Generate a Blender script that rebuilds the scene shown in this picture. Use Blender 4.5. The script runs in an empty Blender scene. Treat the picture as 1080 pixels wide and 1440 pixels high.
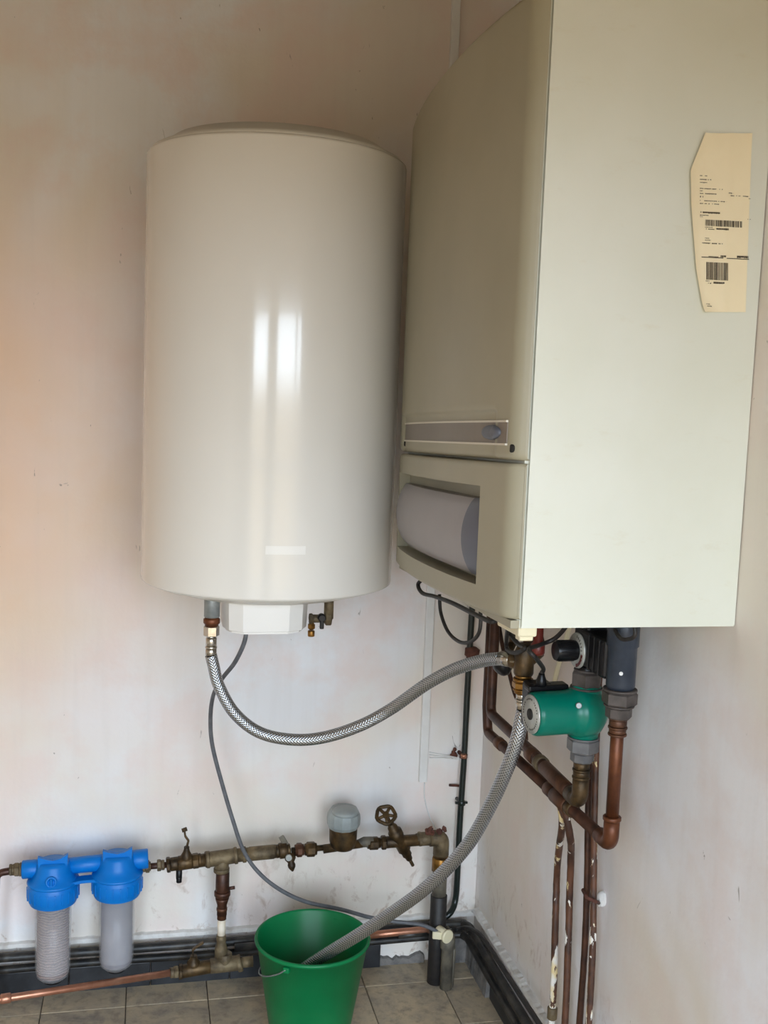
import bpy, bmesh, math, random
from mathutils import Vector, Matrix
import numpy as np
random.seed(7)
PI = math.pi
C = bpy.context.scene.collection
sc = bpy.context.scene

# ---------------------------------------------------------------- camera
CAM = Vector((-0.8899, -2.6530, 1.5012))
ROT = Matrix(((0.9759, -0.0147, -0.2175), (-0.2147, 0.1090, -0.9706), (0.0380, 0.9939, 0.1032)))
FPX = 1500.0
cd = bpy.data.cameras.new('camera'); cam = bpy.data.objects.new('camera', cd); C.objects.link(cam)
cam.matrix_world = Matrix.Translation(CAM) @ ROT.to_quaternion().to_matrix().to_4x4()
cd.sensor_fit = 'VERTICAL'; cd.sensor_height = 36; cd.sensor_width = 27; cd.lens = FPX / 1440 * 36
cd.clip_start = 0.05
sc.camera = cam

def P(px, py, x=None, y=None, z=None):
    """the point where a sight line meets a real plane of the room (x=, y= or z= constant)"""
    v = ROT @ Vector((px - 540, 720 - py, -FPX))
    if x is not None: t = (x - CAM.x) / v.x
    elif y is not None: t = (y - CAM.y) / v.y
    else: t = (z - CAM.z) / v.z
    return CAM + v * t

# ---------------------------------------------------------------- world, light, exposure
w = bpy.data.worlds.new('sky'); sc.world = w; w.use_nodes = True
nt = w.node_tree; nt.nodes.clear()
wo = nt.nodes.new('ShaderNodeOutputWorld'); bg = nt.nodes.new('ShaderNodeBackground')
tc = nt.nodes.new('ShaderNodeTexCoord'); sp = nt.nodes.new('ShaderNodeSeparateXYZ'); cr = nt.nodes.new('ShaderNodeValToRGB')
mr = nt.nodes.new('ShaderNodeMapRange'); mr.inputs[1].default_value = -1; mr.inputs[2].default_value = 1
nt.links.new(tc.outputs['Generated'], sp.inputs[0]); nt.links.new(sp.outputs['Z'], mr.inputs[0])
nt.links.new(mr.outputs[0], cr.inputs[0]); nt.links.new(cr.outputs[0], bg.inputs[0]); nt.links.new(bg.outputs[0], wo.inputs[0])
e = cr.color_ramp.elements
e[0].position = 0.0; e[0].color = (.13, .105, .075, 1)
e[1].position = 1.0; e[1].color = (.55, .75, 1.0, 1)
a = e.new(.485); a.color = (.17, .138, .094, 1)
a = e.new(.515); a.color = (.76, .875, 1.0, 1)
bg.inputs[1].default_value = 14.0
DOOR = (-1.95, 0.9, 0.02, 2.08, -3.4)      # x0, x1, z0, z1, y of the doorway behind the camera
ld = bpy.data.lights.new('doorway_light', 'AREA'); ld.shape = 'RECTANGLE'; ld.size = DOOR[1]-DOOR[0]; ld.size_y = DOOR[3]-DOOR[2]
ld.cycles.is_portal = True
lo = bpy.data.objects.new('doorway_light', ld); C.objects.link(lo)
lo.location = ((DOOR[0]+DOOR[1])/2, DOOR[4]-.02, (DOOR[2]+DOOR[3])/2); lo.rotation_euler = (PI/2, 0, 0)
sc.view_settings.view_transform = 'Standard'; sc.view_settings.look = 'None'
sc.view_settings.exposure = 0.0; sc.view_settings.gamma = 1.0; sc.view_settings.use_curve_mapping = False
sc.cycles.max_bounces = 10; sc.cycles.diffuse_bounces = 6; sc.cycles.caustics_reflective = False

# ---------------------------------------------------------------- materials
def srgb(c):
    c = [x/255 for x in c]
    return tuple(x/12.92 if x <= .04045 else ((x+.055)/1.055)**2.4 for x in c) + (1,)
class NT:
    def __init__(s, name):
        s.m = bpy.data.materials.new(name); s.m.use_nodes = True; s.t = s.m.node_tree
        s.b = s.t.nodes['Principled BSDF']; s.tc = None
    def n(s, typ, **k):
        x = s.t.nodes.new('ShaderNode'+typ)
        for a_, v in k.items(): setattr(x, a_, v)
        return x
    def l(s, a_, b_): s.t.links.new(a_, b_)
    def coord(s, which='Object', scale=(1, 1, 1)):
        t = s.n('TexCoord'); m = s.n('Mapping'); m.inputs['Scale'].default_value = scale
        s.l(t.outputs[which], m.inputs[0]); return m.outputs[0]
    def noise(s, vec, scale, detail=4, rough=.55, dist=0):
        n = s.n('TexNoise'); n.inputs['Scale'].default_value = scale; n.inputs['Detail'].default_value = detail
        n.inputs['Roughness'].default_value = rough; n.inputs['Distortion'].default_value = dist
        s.l(vec, n.inputs['Vector']); return n.outputs['Fac']
    def ramp(s, fac, stops):
        r = s.n('ValToRGB'); e_ = r.color_ramp.elements
        while len(e_) < len(stops): e_.new(.5)
        for q, (p_, c_) in zip(e_, stops):
            q.position = p_; q.color = c_ if len(c_) == 4 else srgb(c_)
        s.l(fac, r.inputs[0]); return r.outputs[0]
    def mask(s, fac, lo_, hi_):
        r = s.n('MapRange'); r.inputs[1].default_value = lo_; r.inputs[2].default_value = hi_; s.l(fac, r.inputs[0]); return r.outputs[0]
    def mix(s, fac, a_, b_):
        m = s.n('Mix', data_type='RGBA')
        if isinstance(fac, (int, float)): m.inputs[0].default_value = fac
        else: s.l(fac, m.inputs[0])
        for i, v in ((6, a_), (7, b_)):
            if isinstance(v, tuple): m.inputs[i].default_value = v if len(v) == 4 else srgb(v)
            else: s.l(v, m.inputs[i])
        return m.outputs[2]
    def math(s, op, a_, b_):
        m = s.n('Math', operation=op)
        for i, v in ((0, a_), (1, b_)):
            if isinstance(v, (int, float)): m.inputs[i].default_value = v
            else: s.l(v, m.inputs[i])
        return m.outputs[0]
    def bump(s, h, strength=.3, dist=.002):
        b_ = s.n('Bump'); b_.inputs['Strength'].default_value = strength; b_.inputs['Distance'].default_value = dist
        s.l(h, b_.inputs['Height']); s.l(b_.outputs[0], s.b.inputs['Normal'])
    def out(s, col=None, rough=None, metal=None, coat=None, spec=None):
        if col is not None:
            if isinstance(col, tuple): s.b.inputs['Base Color'].default_value = col if len(col) == 4 else srgb(col)
            else: s.l(col, s.b.inputs['Base Color'])
        if rough is not None:
            if isinstance(rough, (int, float)): s.b.inputs['Roughness'].default_value = rough
            else: s.l(rough, s.b.inputs['Roughness'])
        if metal is not None: s.b.inputs['Metallic'].default_value = metal
        if coat is not None: s.b.inputs['Coat Weight'].default_value = coat
        if spec is not None: s.b.inputs['Specular IOR Level'].default_value = spec
        return s.m

def simple(name, ca, cb, rough=.5, metal=0, scale=40, bump=.15, bd=.001, coat=None, lo_=.35, hi_=.65):
    s = NT(name); v = s.coord(); f = s.noise(v, scale)
    s.bump(s.noise(v, scale*3), bump, bd)
    return s.out(s.ramp(f, [(lo_, ca), (hi_, cb)]), rough, metal, coat)

def wall_material(name, warm, right=False):
    s = NT(name); v = s.coord()
    big = s.noise(v, 1.7, 3, .5, .3); mid = s.noise(v, 4.5, 5, .6); fine = s.noise(v, 60, 4)
    cream = (230, 222, 211); white = (234, 235, 238) if not right else (243, 243, 247); pink = (232, 211, 203)
    col = s.mix(s.mask(big, .44, .58), cream, white)
    col = s.mix(s.math('MULTIPLY', s.mask(mid, .46, .62), .35 if right else .55), col, pink)
    # warm bounced light painted into the colour at the back wall's left end
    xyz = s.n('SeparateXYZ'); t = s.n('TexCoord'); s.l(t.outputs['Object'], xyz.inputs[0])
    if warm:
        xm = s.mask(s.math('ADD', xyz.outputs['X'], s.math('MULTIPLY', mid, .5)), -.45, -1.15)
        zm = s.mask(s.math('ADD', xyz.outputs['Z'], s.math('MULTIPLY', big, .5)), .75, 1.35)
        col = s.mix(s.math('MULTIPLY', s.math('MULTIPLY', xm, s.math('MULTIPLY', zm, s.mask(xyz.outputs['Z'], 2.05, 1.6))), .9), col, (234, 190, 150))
    # rusty splashes and grime in the bottom strip
    zl = s.mask(xyz.outputs['Z'], .42, .10)
    st = s.noise(s.coord(scale=(1, 1, .6)), 22, 6, .7, .6)
    col = s.mix(s.math('MULTIPLY', s.math('MULTIPLY', s.mask(st, .555, .66), zl), .6), col, (150, 112, 78))
    # small scuffs
    sf = s.noise(s.coord(scale=(1, 1, .45)), 34, 3, .6, 1.2)
    col = s.mix(s.math('MULTIPLY', s.mask(sf, .72, .76), .6), col, (105, 92, 80))
    str_ = s.noise(s.coord(scale=(1, 1, .06)), 30, 3)
    col = s.mix(s.math('MULTIPLY', s.mask(str_, .5, .75), .10), col, (196, 190, 182))
    h = s.math('ADD', s.math('MULTIPLY', mid, 1.0), s.math('MULTIPLY', fine, .12))
    s.bump(h, .5, .006)
    return s.out(col, .62)
M = {}
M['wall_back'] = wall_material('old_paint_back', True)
M['wall_right'] = wall_material('old_paint_right', False, True)
M['wall_other'] = simple('peach_paint', (222, 208, 188), (228, 214, 196), .7, scale=3)
M['ceiling'] = simple('ceiling_paint', (140, 128, 108), (155, 142, 120), .8, scale=4)
s = NT('floor_tile'); v = s.coord('Object'); oi = s.n('ObjectInfo')
va = s.n('VectorMath', operation='ADD'); s.l(v, va.inputs[0]); cx = s.n('CombineXYZ'); s.l(s.math('MULTIPLY', oi.outputs['Random'], 20), cx.inputs[0]); s.l(cx.outputs[0], va.inputs[1])
n1 = s.noise(va.outputs[0], 9, 7, .7, .4); n2 = s.noise(va.outputs[0], 40, 5, .6)
col = s.ramp(n1, [(.3, (132, 124, 116)), (.46, (184, 168, 144)), (.60, (206, 186, 154)), (.72, (150, 136, 120))])
col = s.mix(s.math('MULTIPLY', s.mask(n2, .5, .7), .45), col, (104, 92, 80))
col = s.mix(s.math('MULTIPLY', oi.outputs['Random'], .22), col, (110, 104, 100))
s.bump(n2, .3, .001); M['tile'] = s.out(col, .48)
M['grout'] = simple('grout', (84, 80, 76), (110, 106, 100), .9, scale=60)
M['mortar'] = simple('rough_mortar', (96, 94, 92), (140, 134, 128), .9, scale=25, bump=.8, bd=.004)
M['plaster'] = simple('broken_plaster', (206, 202, 196), (226, 224, 220), .85, scale=30, bump=.6, bd=.003)
M['black_skirting'] = simple('black_skirting', (22, 24, 28), (46, 48, 52), .42, scale=18, bump=.3)
M['enamel'] = simple('white_enamel', (229, 226, 219), (232, 229, 222), .17, scale=3, bump=.03, coat=.4)
M['enamel'].node_tree.nodes['Principled BSDF'].inputs['Coat Roughness'].default_value = .06
M['cover_white'] = simple('white_cover_plastic', (232, 230, 226), (236, 234, 230), .4, scale=5, bump=.02)
M['lid'] = simple('grey_white_lid', (214, 212, 204), (222, 220, 212), .3, scale=5, bump=.02)
s = NT('casing_paint'); v = s.coord(); f1 = s.noise(v, 6, 4)
f2 = s.noise(s.coord(scale=(1, 1, 2.5)), 12, 5, .7)
col = s.ramp(f1, [(.35, (219, 221, 208)), (.65, (223, 225, 214))])
col = s.mix(s.math('MULTIPLY', s.mask(f2, .60, .78), .22), col, (196, 180, 140))
s.bump(s.noise(v, 150), .04, .0005); M['casing'] = s.out(col, .33)
M['panel'] = simple('cream_panel', (158, 152, 130), (166, 160, 138), .42, scale=4, bump=.03)
M['flap'] = simple('lilac_grey_flap', (152, 147, 148), (158, 153, 154), .45, scale=6, bump=.03)
M['flap_end'] = simple('slate_flap_end', (92, 96, 108), (100, 104, 116), .4, scale=6, bump=.03)
M['strip'] = simple('taupe_strip', (122, 112, 102), (130, 120, 110), .4, scale=6, bump=.03)
M['pale_line'] = simple('pale_line', (212, 205, 190), (216, 209, 194), .4, scale=6, bump=.02)
M['dark'] = simple('dark_gap', (20, 18, 16), (30, 27, 24), .7, scale=30)
M['black_plastic'] = simple('black_plastic', (12, 12, 14), (20, 20, 23), .32, scale=30, bump=.05)
M['slate_plastic'] = simple('slate_plastic', (44, 50, 60), (56, 62, 72), .35, scale=30, bump=.06)
M['black_rubber'] = simple('black_rubber', (24, 22, 22), (40, 36, 34), .55, scale=50, bump=.1)
M['grey_cable'] = simple('grey_cable', (84, 86, 90), (102, 104, 108), .5, scale=50, bump=.05)
M['dark_paint'] = simple('dark_green_black_paint', (10, 20, 18), (22, 34, 30), .28, scale=30, bump=.35, bd=.002)
M['black_pipe'] = simple('grimy_black_pipe', (26, 26, 26), (78, 72, 64), .45, scale=18, bump=.4, bd=.002, lo_=.45, hi_=.75)
M['lead'] = simple('dull_lead_pipe', (80, 76, 68), (124, 116, 100), .6, .15, scale=25, bump=.4, bd=.002)
M['brass_old'] = simple('tarnished_brass', (48, 38, 25), (98, 76, 46), .48, .55, scale=34, bump=.5, bd=.002)
M['brass_dirty'] = simple('limescaled_brass', (72, 60, 44), (128, 112, 84), .6, .35, scale=30, bump=.6, bd=.003)
M['brass'] = simple('yellow_brass', (120, 84, 36), (158, 116, 58), .35, .8, scale=40, bump=.2)
M['chrome'] = simple('nickel_plate', (176, 170, 160), (205, 200, 190), .22, 1, scale=40, bump=.1)
M['zinc'] = simple('grey_zinc', (122, 126, 126), (146, 150, 148), .45, .4, scale=40, bump=.2)
M['iron_nut'] = simple('grey_brown_iron', (66, 60, 57), (96, 88, 84), .55, .3, scale=30, bump=.4, bd=.002)
M['grey_nut'] = simple('slate_grey_nut', (92, 92, 94), (118, 117, 118), .5, .2, scale=30, bump=.2)
M['copper'] = simple('brown_copper', (78, 42, 24), (114, 66, 38), .42, .45, scale=22, bump=.15)
M['copper_light'] = simple('pink_copper', (168, 112, 86), (196, 142, 116), .34, .7, scale=22, bump=.12)
M['copper_old'] = simple('oxidised_copper', (66, 42, 30), (104, 68, 46), .5, .45, scale=30, bump=.4, bd=.002)
M['copper_dark'] = simple('dark_copper', (50, 31, 24), (86, 54, 38), .45, .4, scale=26, bump=.35, bd=.002)
s = NT('flaking_painted_pipe'); v = s.coord(); a1 = s.noise(s.coord(scale=(1, 1, .35)), 38, 5, .6, .6); a2 = s.noise(v, 20, 3)
base = s.ramp(a2, [(.4, (60, 36, 25)), (.6, (96, 60, 40))]); chip = s.ramp(a2, [(.45, (224, 220, 212)), (.55, (220, 200, 150))])
xz = s.n('SeparateXYZ'); t = s.n('TexCoord'); s.l(t.outputs['Object'], xz.inputs[0])
a1 = s.math('ADD', a1, s.math('MULTIPLY', s.mask(xz.outputs['Z'], .62, .15), .045))
s.bump(a1, .5, .003); M['flaky'] = s.out(s.mix(s.mask(a1, .585, .60), base, chip), .5)
s = NT('scaly_riser'); v = s.coord(); a1 = s.noise(v, 18, 4)
s.bump(a1, .3, .002); M['riser_white'] = s.out(s.ramp(a1, [(.35, (214, 196, 168)), (.6, (232, 222, 204))]), .5)
M['blue'] = simple('blue_plastic', (0, 108, 190), (0, 115, 198), .38, scale=10, bump=.04)
M['meter_grey'] = simple('grey_meter_cap', (132, 140, 140), (156, 162, 160), .45, scale=20, bump=.1)
M['green'] = simple('green_bucket_plastic', (4, 112, 62), (6, 120, 68), .36, scale=10, bump=.04)
M['pump_green'] = simple('teal_green_paint', (0, 108, 90), (0, 116, 96), .28, scale=14, bump=.08)
M['plate'] = simple('silver_plate', (170, 172, 166), (190, 190, 184), .4, .3, scale=60, bump=.1)
M['cream_plastic'] = simple('cream_plastic', (222, 212, 178), (230, 221, 190), .45, scale=20, bump=.05)
M['white_plastic'] = simple('white_plastic', (222, 222, 220), (230, 230, 228), .4, scale=20, bump=.03)
M['red'] = simple('red_plastic', (92, 30, 22), (112, 38, 28), .4, scale=20, bump=.05)
M['rust'] = simple('rust', (66, 36, 28), (104, 62, 48), .8, scale=60, bump=.7, bd=.003)
M['ink'] = simple('black_ink', (52, 44, 34), (66, 56, 44), .7, scale=200, bump=0)
M['label_paper'] = simple('cream_label_paper', (240, 226, 192), (244, 231, 198), .6, scale=12, bump=.2, bd=.001)
M['sticker'] = simple('pale_sticker', (240, 238, 232), (243, 241, 236), .25, scale=8, bump=.0)
for k_ in ('blue', 'green', 'pump_green', 'black_plastic', 'slate_plastic'): M[k_].node_tree.nodes['Principled BSDF'].inputs['Specular IOR Level'].default_value = .3
# braided stainless hose: crossed waves in the tube's own UV
s = NT('braided_steel'); uv = s.coord('UV')
ws = []
for sy in (1, -1):
    rot = s.n('Mapping'); rot.inputs['Rotation'].default_value = (0, 0, sy*PI/4); s.l(uv, rot.inputs[0])
    wv = s.n('TexWave'); wv.inputs['Scale'].default_value = 5.5; s.l(rot.outputs[0], wv.inputs['Vector']); ws.append(wv.outputs['Fac'])
h = s.math('MAXIMUM', ws[0], ws[1]); s.bump(h, .6, .0012)
M['braid'] = s.out(s.ramp(h, [(.25, (86, 88, 90)), (.8, (194, 198, 202))]), .27, .95)
# clear housings: a milky shell with the cartridge inside
s = NT('clear_housing'); s.b.inputs['Alpha'].default_value = .24
M['clear'] = s.out((214, 214, 218), .2)
s = NT('wound_cartridge'); v = s.coord(scale=(1, 1, 1)); xw = s.n('TexWave', bands_direction='Z'); xw.inputs['Scale'].default_value = 48; xw.inputs['Distortion'].default_value = 6; xw.inputs['Detail'].default_value = 2; s.l(v, xw.inputs['Vector'])
s.bump(xw.outputs['Fac'], .8, .003); M['wound'] = s.out(s.ramp(xw.outputs['Fac'], [(.2, (104, 74, 64)), (.9, (158, 126, 112))]), .8)
M['grey_cart'] = simple('grey_cartridge', (100, 98, 108), (124, 122, 132), .7, scale=16, bump=.3)

# ---------------------------------------------------------------- mesh helpers
def B(): return bmesh.new()
def frame(d):
    d = Vector(d).normalized(); u = d.orthogonal().normalized(); return u, d.cross(u), d
def smooth_path(pts, n=8):
    pts = [Vector(p) for p in pts]
    if len(pts) < 3: return pts
    q = [pts[0]*2-pts[1]] + pts + [pts[-1]*2-pts[-2]]; out = []
    for i in range(1, len(q)-2):
        for k in range(n):
            t = k/n; a_, b_, c_, d_ = q[i-1:i+3]
            out.append(.5*((2*b_)+(-a_+c_)*t+(2*a_-5*b_+4*c_-d_)*t*t+(-a_+3*b_-3*c_+d_)*t**3))
    out.append(pts[-1]); return out
def bend_path(pts, r, n=7):
    """straight runs with rounded bends of radius r"""
    pts = [Vector(p) for p in pts]; out = [pts[0]]
    for a_, b_, c_ in zip(pts, pts[1:], pts[2:]):
        u, v_ = (a_-b_).normalized(), (c_-b_).normalized()
        ang = u.angle(v_); 
        if ang > PI-.02: out.append(b_); continue
        d_ = min(r/math.tan(ang/2), (a_-b_).length*.48, (c_-b_).length*.48)
        p0, p1 = b_+u*d_, b_+v_*d_
        for k in range(n+1):
            t = k/n; out.append(p0*(1-t)**2+b_*2*t*(1-t)+p1*t*t)
    out.append(pts[-1]); return out
def tube(bm, pts, r, seg=14, cap=True, wob=0):
    pts = [Vector(p) for p in pts]; uvl = bm.loops.layers.uv.verify(); n = len(pts)
    u = None; rings = []; L = 0; Ls = []
    for i, p in enumerate(pts):
        d = (pts[min(i+1, n-1)]-pts[max(i-1, 0)]).normalized()
        if u is None: u = d.orthogonal().normalized()
        else: u = (u-d*u.dot(d)).normalized()
        v_ = d.cross(u); rr = r[i] if isinstance(r, (list, tuple)) else r
        if i: L += (p-pts[i-1]).length
        Ls.append(L)
        ring = []
        for k in range(seg):
            a_ = 2*PI*k/seg; q = rr*(1+(random.uniform(-wob, wob) if wob else 0)); ring.append(bm.verts.new(p+(u*math.cos(a_)+v_*math.sin(a_))*q))
        rings.append(ring)
    for i in range(n-1):
        for k in range(seg):
            f = bm.faces.new((rings[i][k], rings[i][(k+1) % seg], rings[i+1][(k+1) % seg], rings[i+1][k])); f.smooth = True
            for lp, (uu, vv) in zip(f.loops, ((k/seg, Ls[i]), ((k+1)/seg, Ls[i]), ((k+1)/seg, Ls[i+1]), (k/seg, Ls[i+1]))): lp[uvl].uv = (uu*1.0, vv*12)
    if cap:
        bm.faces.new(rings[0][::-1]); bm.faces.new(rings[-1])
    return bm
def lathe(bm, prof, o=(0, 0, 0), d=(0, 0, 1), seg=32, sm=True, rot=0):
    """profile of (radius, height) revolved about axis d at o"""
    o = Vector(o); u, v_, d = frame(d); rings = []
    for r_, h_ in prof:
        rings.append([bm.verts.new(o+d*h_+(u*math.cos(2*PI*k/seg+rot)+v_*math.sin(2*PI*k/seg+rot))*max(r_, 1e-5)) for k in range(seg)])
    for a_, b_ in zip(rings, rings[1:]):
        for k in range(seg):
            f = bm.faces.new((a_[k], a_[(k+1) % seg], b_[(k+1) % seg], b_[k])); f.smooth = sm
    for ring, rev in ((rings[0], True), (rings[-1], False)):
        bm.faces.new(ring[::-1] if rev else ring)
    return bm
def cyl(bm, a_, b_, r, seg=20, bev=.0):
    a_, b_ = Vector(a_), Vector(b_); L = (b_-a_).length
    pr = [(r-bev, 0), (r, bev), (r, L-bev), (r-bev, L)] if bev else [(r, 0), (r, L)]
    return lathe(bm, pr, a_, b_-a_, seg)
def hexnut(bm, a_, b_, r, seg=6, ch=.12, rot=.3):
    a_, b_ = Vector(a_), Vector(b_); L = (b_-a_).length; c = min(L*.2, r*ch)
    return lathe(bm, [(r*.88, 0), (r, c), (r, L-c), (r*.88, L)], a_, b_-a_, seg, False, rot)
def box(bm, lo_, hi_, bev=0, seg=2):
    lo_, hi_ = Vector(lo_), Vector(hi_); c = (lo_+hi_)/2; s_ = hi_-lo_
    r = bmesh.ops.create_cube(bm, size=1, matrix=Matrix.Translation(c) @ Matrix.Diagonal((*s_, 1)))
    if bev:
        es = list({e_ for v_ in r['verts'] for e_ in v_.link_edges})
        bmesh.ops.bevel(bm, geom=es, offset=bev, segments=seg, affect='EDGES', profile=.5)
    return bm
def obox(bm, c, dx, dy, dz, sx, sy, sz, bev=0):
    """box with its own axes"""
    m = Matrix((Vector(dx).normalized(), Vector(dy).normalized(), Vector(dz).normalized())).transposed().to_4x4()
    r = bmesh.ops.create_cube(bm, size=1, matrix=Matrix.Translation(Vector(c)) @ m @ Matrix.Diagonal((sx, sy, sz, 1)))
    if bev:
        es = list({e_ for v_ in r['verts'] for e_ in v_.link_edges})
        bmesh.ops.bevel(bm, geom=es, offset=bev, segments=2, affect='EDGES', profile=.5)
    return bm
def obj(name, bm, mat, parent=None, label=None, sharp=.6):
    me = bpy.data.meshes.new(name); bmesh.ops.recalc_face_normals(bm, faces=bm.faces); bm.to_mesh(me); bm.free()
    me.materials.append(M[mat] if isinstance(mat, str) else mat)
    o = bpy.data.objects.new(name, me); C.objects.link(o)
    if parent: 
        o.parent = parent
        top = parent
        off = Vector(parent.location)
        while top.parent: top = top.parent; off += Vector(top.location)
        me.transform(Matrix.Translation(-off))
    if label: o['label'] = label
    return o
def autosmooth(o, ang=40):
    me = o.data
    for p in me.polygons: p.use_smooth = True
    me.set_sharp_from_angle(angle=math.radians(ang)); return o
def thing(name, label, cat, loc=(0, 0, 0), group=None):
    o = bpy.data.objects.new(name, None); C.objects.link(o); o.location = loc; o.empty_display_size = .05
    o['label'] = label; o['category'] = cat
    if group: o['group'] = group
    return o
def tag(o, label, cat, group=None):
    o['label'] = label; o['category'] = cat
    if group: o['group'] = group
    return o
def struct(name, bm, mat, parent=None):
    o = obj(name, bm, mat, parent); o['kind'] = 'structure'; return o

# ---------------------------------------------------------------- setting
XL, YR, XR2, ZC, YJ = -2.7, -3.4, 1.2, 2.62, -2.55
bm = B(); box(bm, (XL-.1, YR-.1, -.12), (XR2+.1, .1, -.006)); fl = struct('floor', bm, 'grout')
# tiles of the floor: 20 cm grid
xs = [-.1213+.1213-.0015] ; gx = []; x = -.1213
edges = [0.0, -.1213]
while edges[-1] > XL+.21: edges.append(edges[-1]-.2)
yed = [0.0, -.108]
while yed[-1] > YR+.21: yed.append(yed[-1]-.2)
mcache = {}
for i in range(len(edges)-1):
    for j in range(len(yed)-1):
        sx, sy = abs(edges[i+1]-edges[i])-.0022, abs(yed[j+1]-yed[j])-.0022
        key = (round(sx, 4), round(sy, 4))
        if key not in mcache:
            tb = B(); box(tb, (-sx/2, -sy/2, -.008), (sx/2, sy/2, 0), .0012, 1); me = bpy.data.meshes.new('tile'); tb.to_mesh(me); tb.free(); me.materials.append(M['tile']); mcache[key] = me
        o = bpy.data.objects.new('tile', mcache[key]); C.objects.link(o); o.parent = fl
        o.location = ((edges[i]+edges[i+1])/2, (yed[j]+yed[j+1])/2, random.uniform(-.0007, 0)); o.rotation_euler = (random.uniform(-.002, .002), random.uniform(-.002, .002), 0)
def rough_plane(bm, o, u, v_, nu, nv, amp, nrm):
    from mathutils import noise
    g = []
    for i in range(nu+1):
        row = []
        for j in range(nv+1):
            p = Vector(o)+Vector(u)*(i/nu)+Vector(v_)*(j/nv)
            row.append(bm.verts.new(p+Vector(nrm)*amp*(noise.noise(p*2.3)+.4*noise.noise(p*7))))
        g.append(row)
    for i in range(nu):
        for j in range(nv): bm.faces.new((g[i][j], g[i+1][j], g[i+1][j+1], g[i][j+1])).smooth = True
    bm.faces.ensure_lookup_table()
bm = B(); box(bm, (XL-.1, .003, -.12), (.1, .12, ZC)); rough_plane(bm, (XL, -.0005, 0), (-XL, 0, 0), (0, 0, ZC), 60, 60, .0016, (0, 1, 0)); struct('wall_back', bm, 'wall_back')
bm = B(); box(bm, (.003, YJ, -.12), (.12, .12, ZC)); rough_plane(bm, (.0005, 0, 0), (0, YJ, 0), (0, 0, ZC), 60, 60, .0016, (1, 0, 0)); struct('wall_right', bm, 'wall_right')
bm = B(); box(bm, (XL-.12, YR, -.12), (XL, .12, ZC)); struct('wall_left', bm, 'wall_other')
bm = B(); box(bm, (.12, YJ-.0, -.12), (XR2+.1, YJ+.1, ZC)); box(bm, (XR2, YR, -.12), (XR2+.1, YJ, ZC)); struct('wall_side', bm, 'wall_right')
bm = B(); x0, x1, z0, z1, yd = DOOR
box(bm, (XL-.1, YR-.15, -.12), (x0, YR, ZC)); box(bm, (x1, YR-.15, -.12), (XR2+.1, YR, ZC)); box(bm, (x0, YR-.15, z1), (x1, YR, ZC)); box(bm, (-1.22, YR-.15, -.12), (-.80, YR, z1)); struct('wall_rear', bm, 'wall_other')
bm = B()
for xa, xb in ((x0, x0+.05), (x1-.05, x1), (.02, .09)): box(bm, (xa, YR-.10, 0), (xb, YR-.04, z1), .004)
box(bm, (x0, YR-.10, z1-.06), (x1, YR-.04, z1), .004); box(bm, (x0, YR-.1, .9), (x1, YR-.04, .98), .004)
struct('door_1', bm, 'white_plastic')
bm = B(); box(bm, (XL-.1, YR-.15, ZC), (XR2+.1, .12, ZC+.1)); struct('ceiling', bm, 'ceiling')

# black skirting along the back wall: boards of painted tile with joints, a broken end near the corner
sk = bpy.data.objects.new('baseboard_back', None); C.objects.link(sk); sk['kind'] = 'structure'
xx = -.262; wid = .2
while xx > XL+.05:
    nx = max(xx-wid, XL+.01); bm = B(); box(bm, (nx+.001, -.019, -.004), (xx-.001, .004, .062+random.uniform(-.002, .002)), .0025); obj('skirting_tile', bm, 'black_skirting', sk); xx = nx
bm = B()
from mathutils import noise as mn
def ragged(bm, x0_, x1_, y0_, y1_, z0_, z1_, n, amp, along='x'):
    """a rough strip of mortar or plaster with an uneven top"""
    prev = None
    for i in range(n+1):
        t = i/n; a_ = x0_+(x1_-x0_)*t if along == 'x' else y0_+(y1_-y0_)*t
        zz = z1_+amp*mn.noise(Vector((a_*31, 1.7, 0)))+amp*.6*mn.noise(Vector((a_*90, 5, 0))); dd = 1+.12*mn.noise(Vector((a_*40, 9, 0)))
        if along == 'x': q = [(a_, y1_, z0_), (a_, y1_+(y0_-y1_)*dd, z0_), (a_, y1_+(y0_-y1_)*dd*.8, zz-.004), (a_, y1_, zz)]
        else: q = [(x1_, a_, z0_), (x1_+(x0_-x1_)*dd, a_, z0_), (x1_+(x0_-x1_)*dd*.8, a_, zz-.004), (x1_, a_, zz)]
        ring = [bm.verts.new(p) for p in q]
        if prev:
            for k in range(4): bm.faces.new((prev[k], prev[(k+1) % 4], ring[(k+1) % 4], ring[k]))
        else: bm.faces.new(ring)
        prev = ring
    bm.faces.new(prev)
ragged(bm, XL+.02, -.0, -.014, .004, .122, .134, 500, .003); o = obj('plaster_ledge', bm, 'plaster', sk)
bm = B(); ragged(bm, -.262, -.14, -.014, .004, -.004, .022, 24, .012); obj('mortar_patch', bm, 'mortar', sk)
bm = B(); ragged(bm, -.105, 0, -.03, .004, -.004, .08, 60, .012); obj('corner_mortar', bm, 'mortar', sk)
bk = bpy.data.objects.new('baseboard_right', None); C.objects.link(bk); bk['kind'] = 'structure'
yy = -.205
while yy > YJ+.05:
    ny = max(yy-.2, YJ+.01); bm = B(); box(bm, (-.019, ny+.001, -.004), (.004, yy-.001, .082), .0025); obj('skirting_tile', bm, 'black_skirting', bk); yy = ny
bm = B(); ragged(bm, -.018, .004, -.03, YJ, .146, .156, 500, .004, 'y'); obj('plaster_ledge', bm, 'plaster', bk)
bm = B(); ragged(bm, -.030, .004, -.02, -.204, -.004, .085, 60, .012, 'y'); obj('side_mortar', bm, 'mortar', bk)

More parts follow.
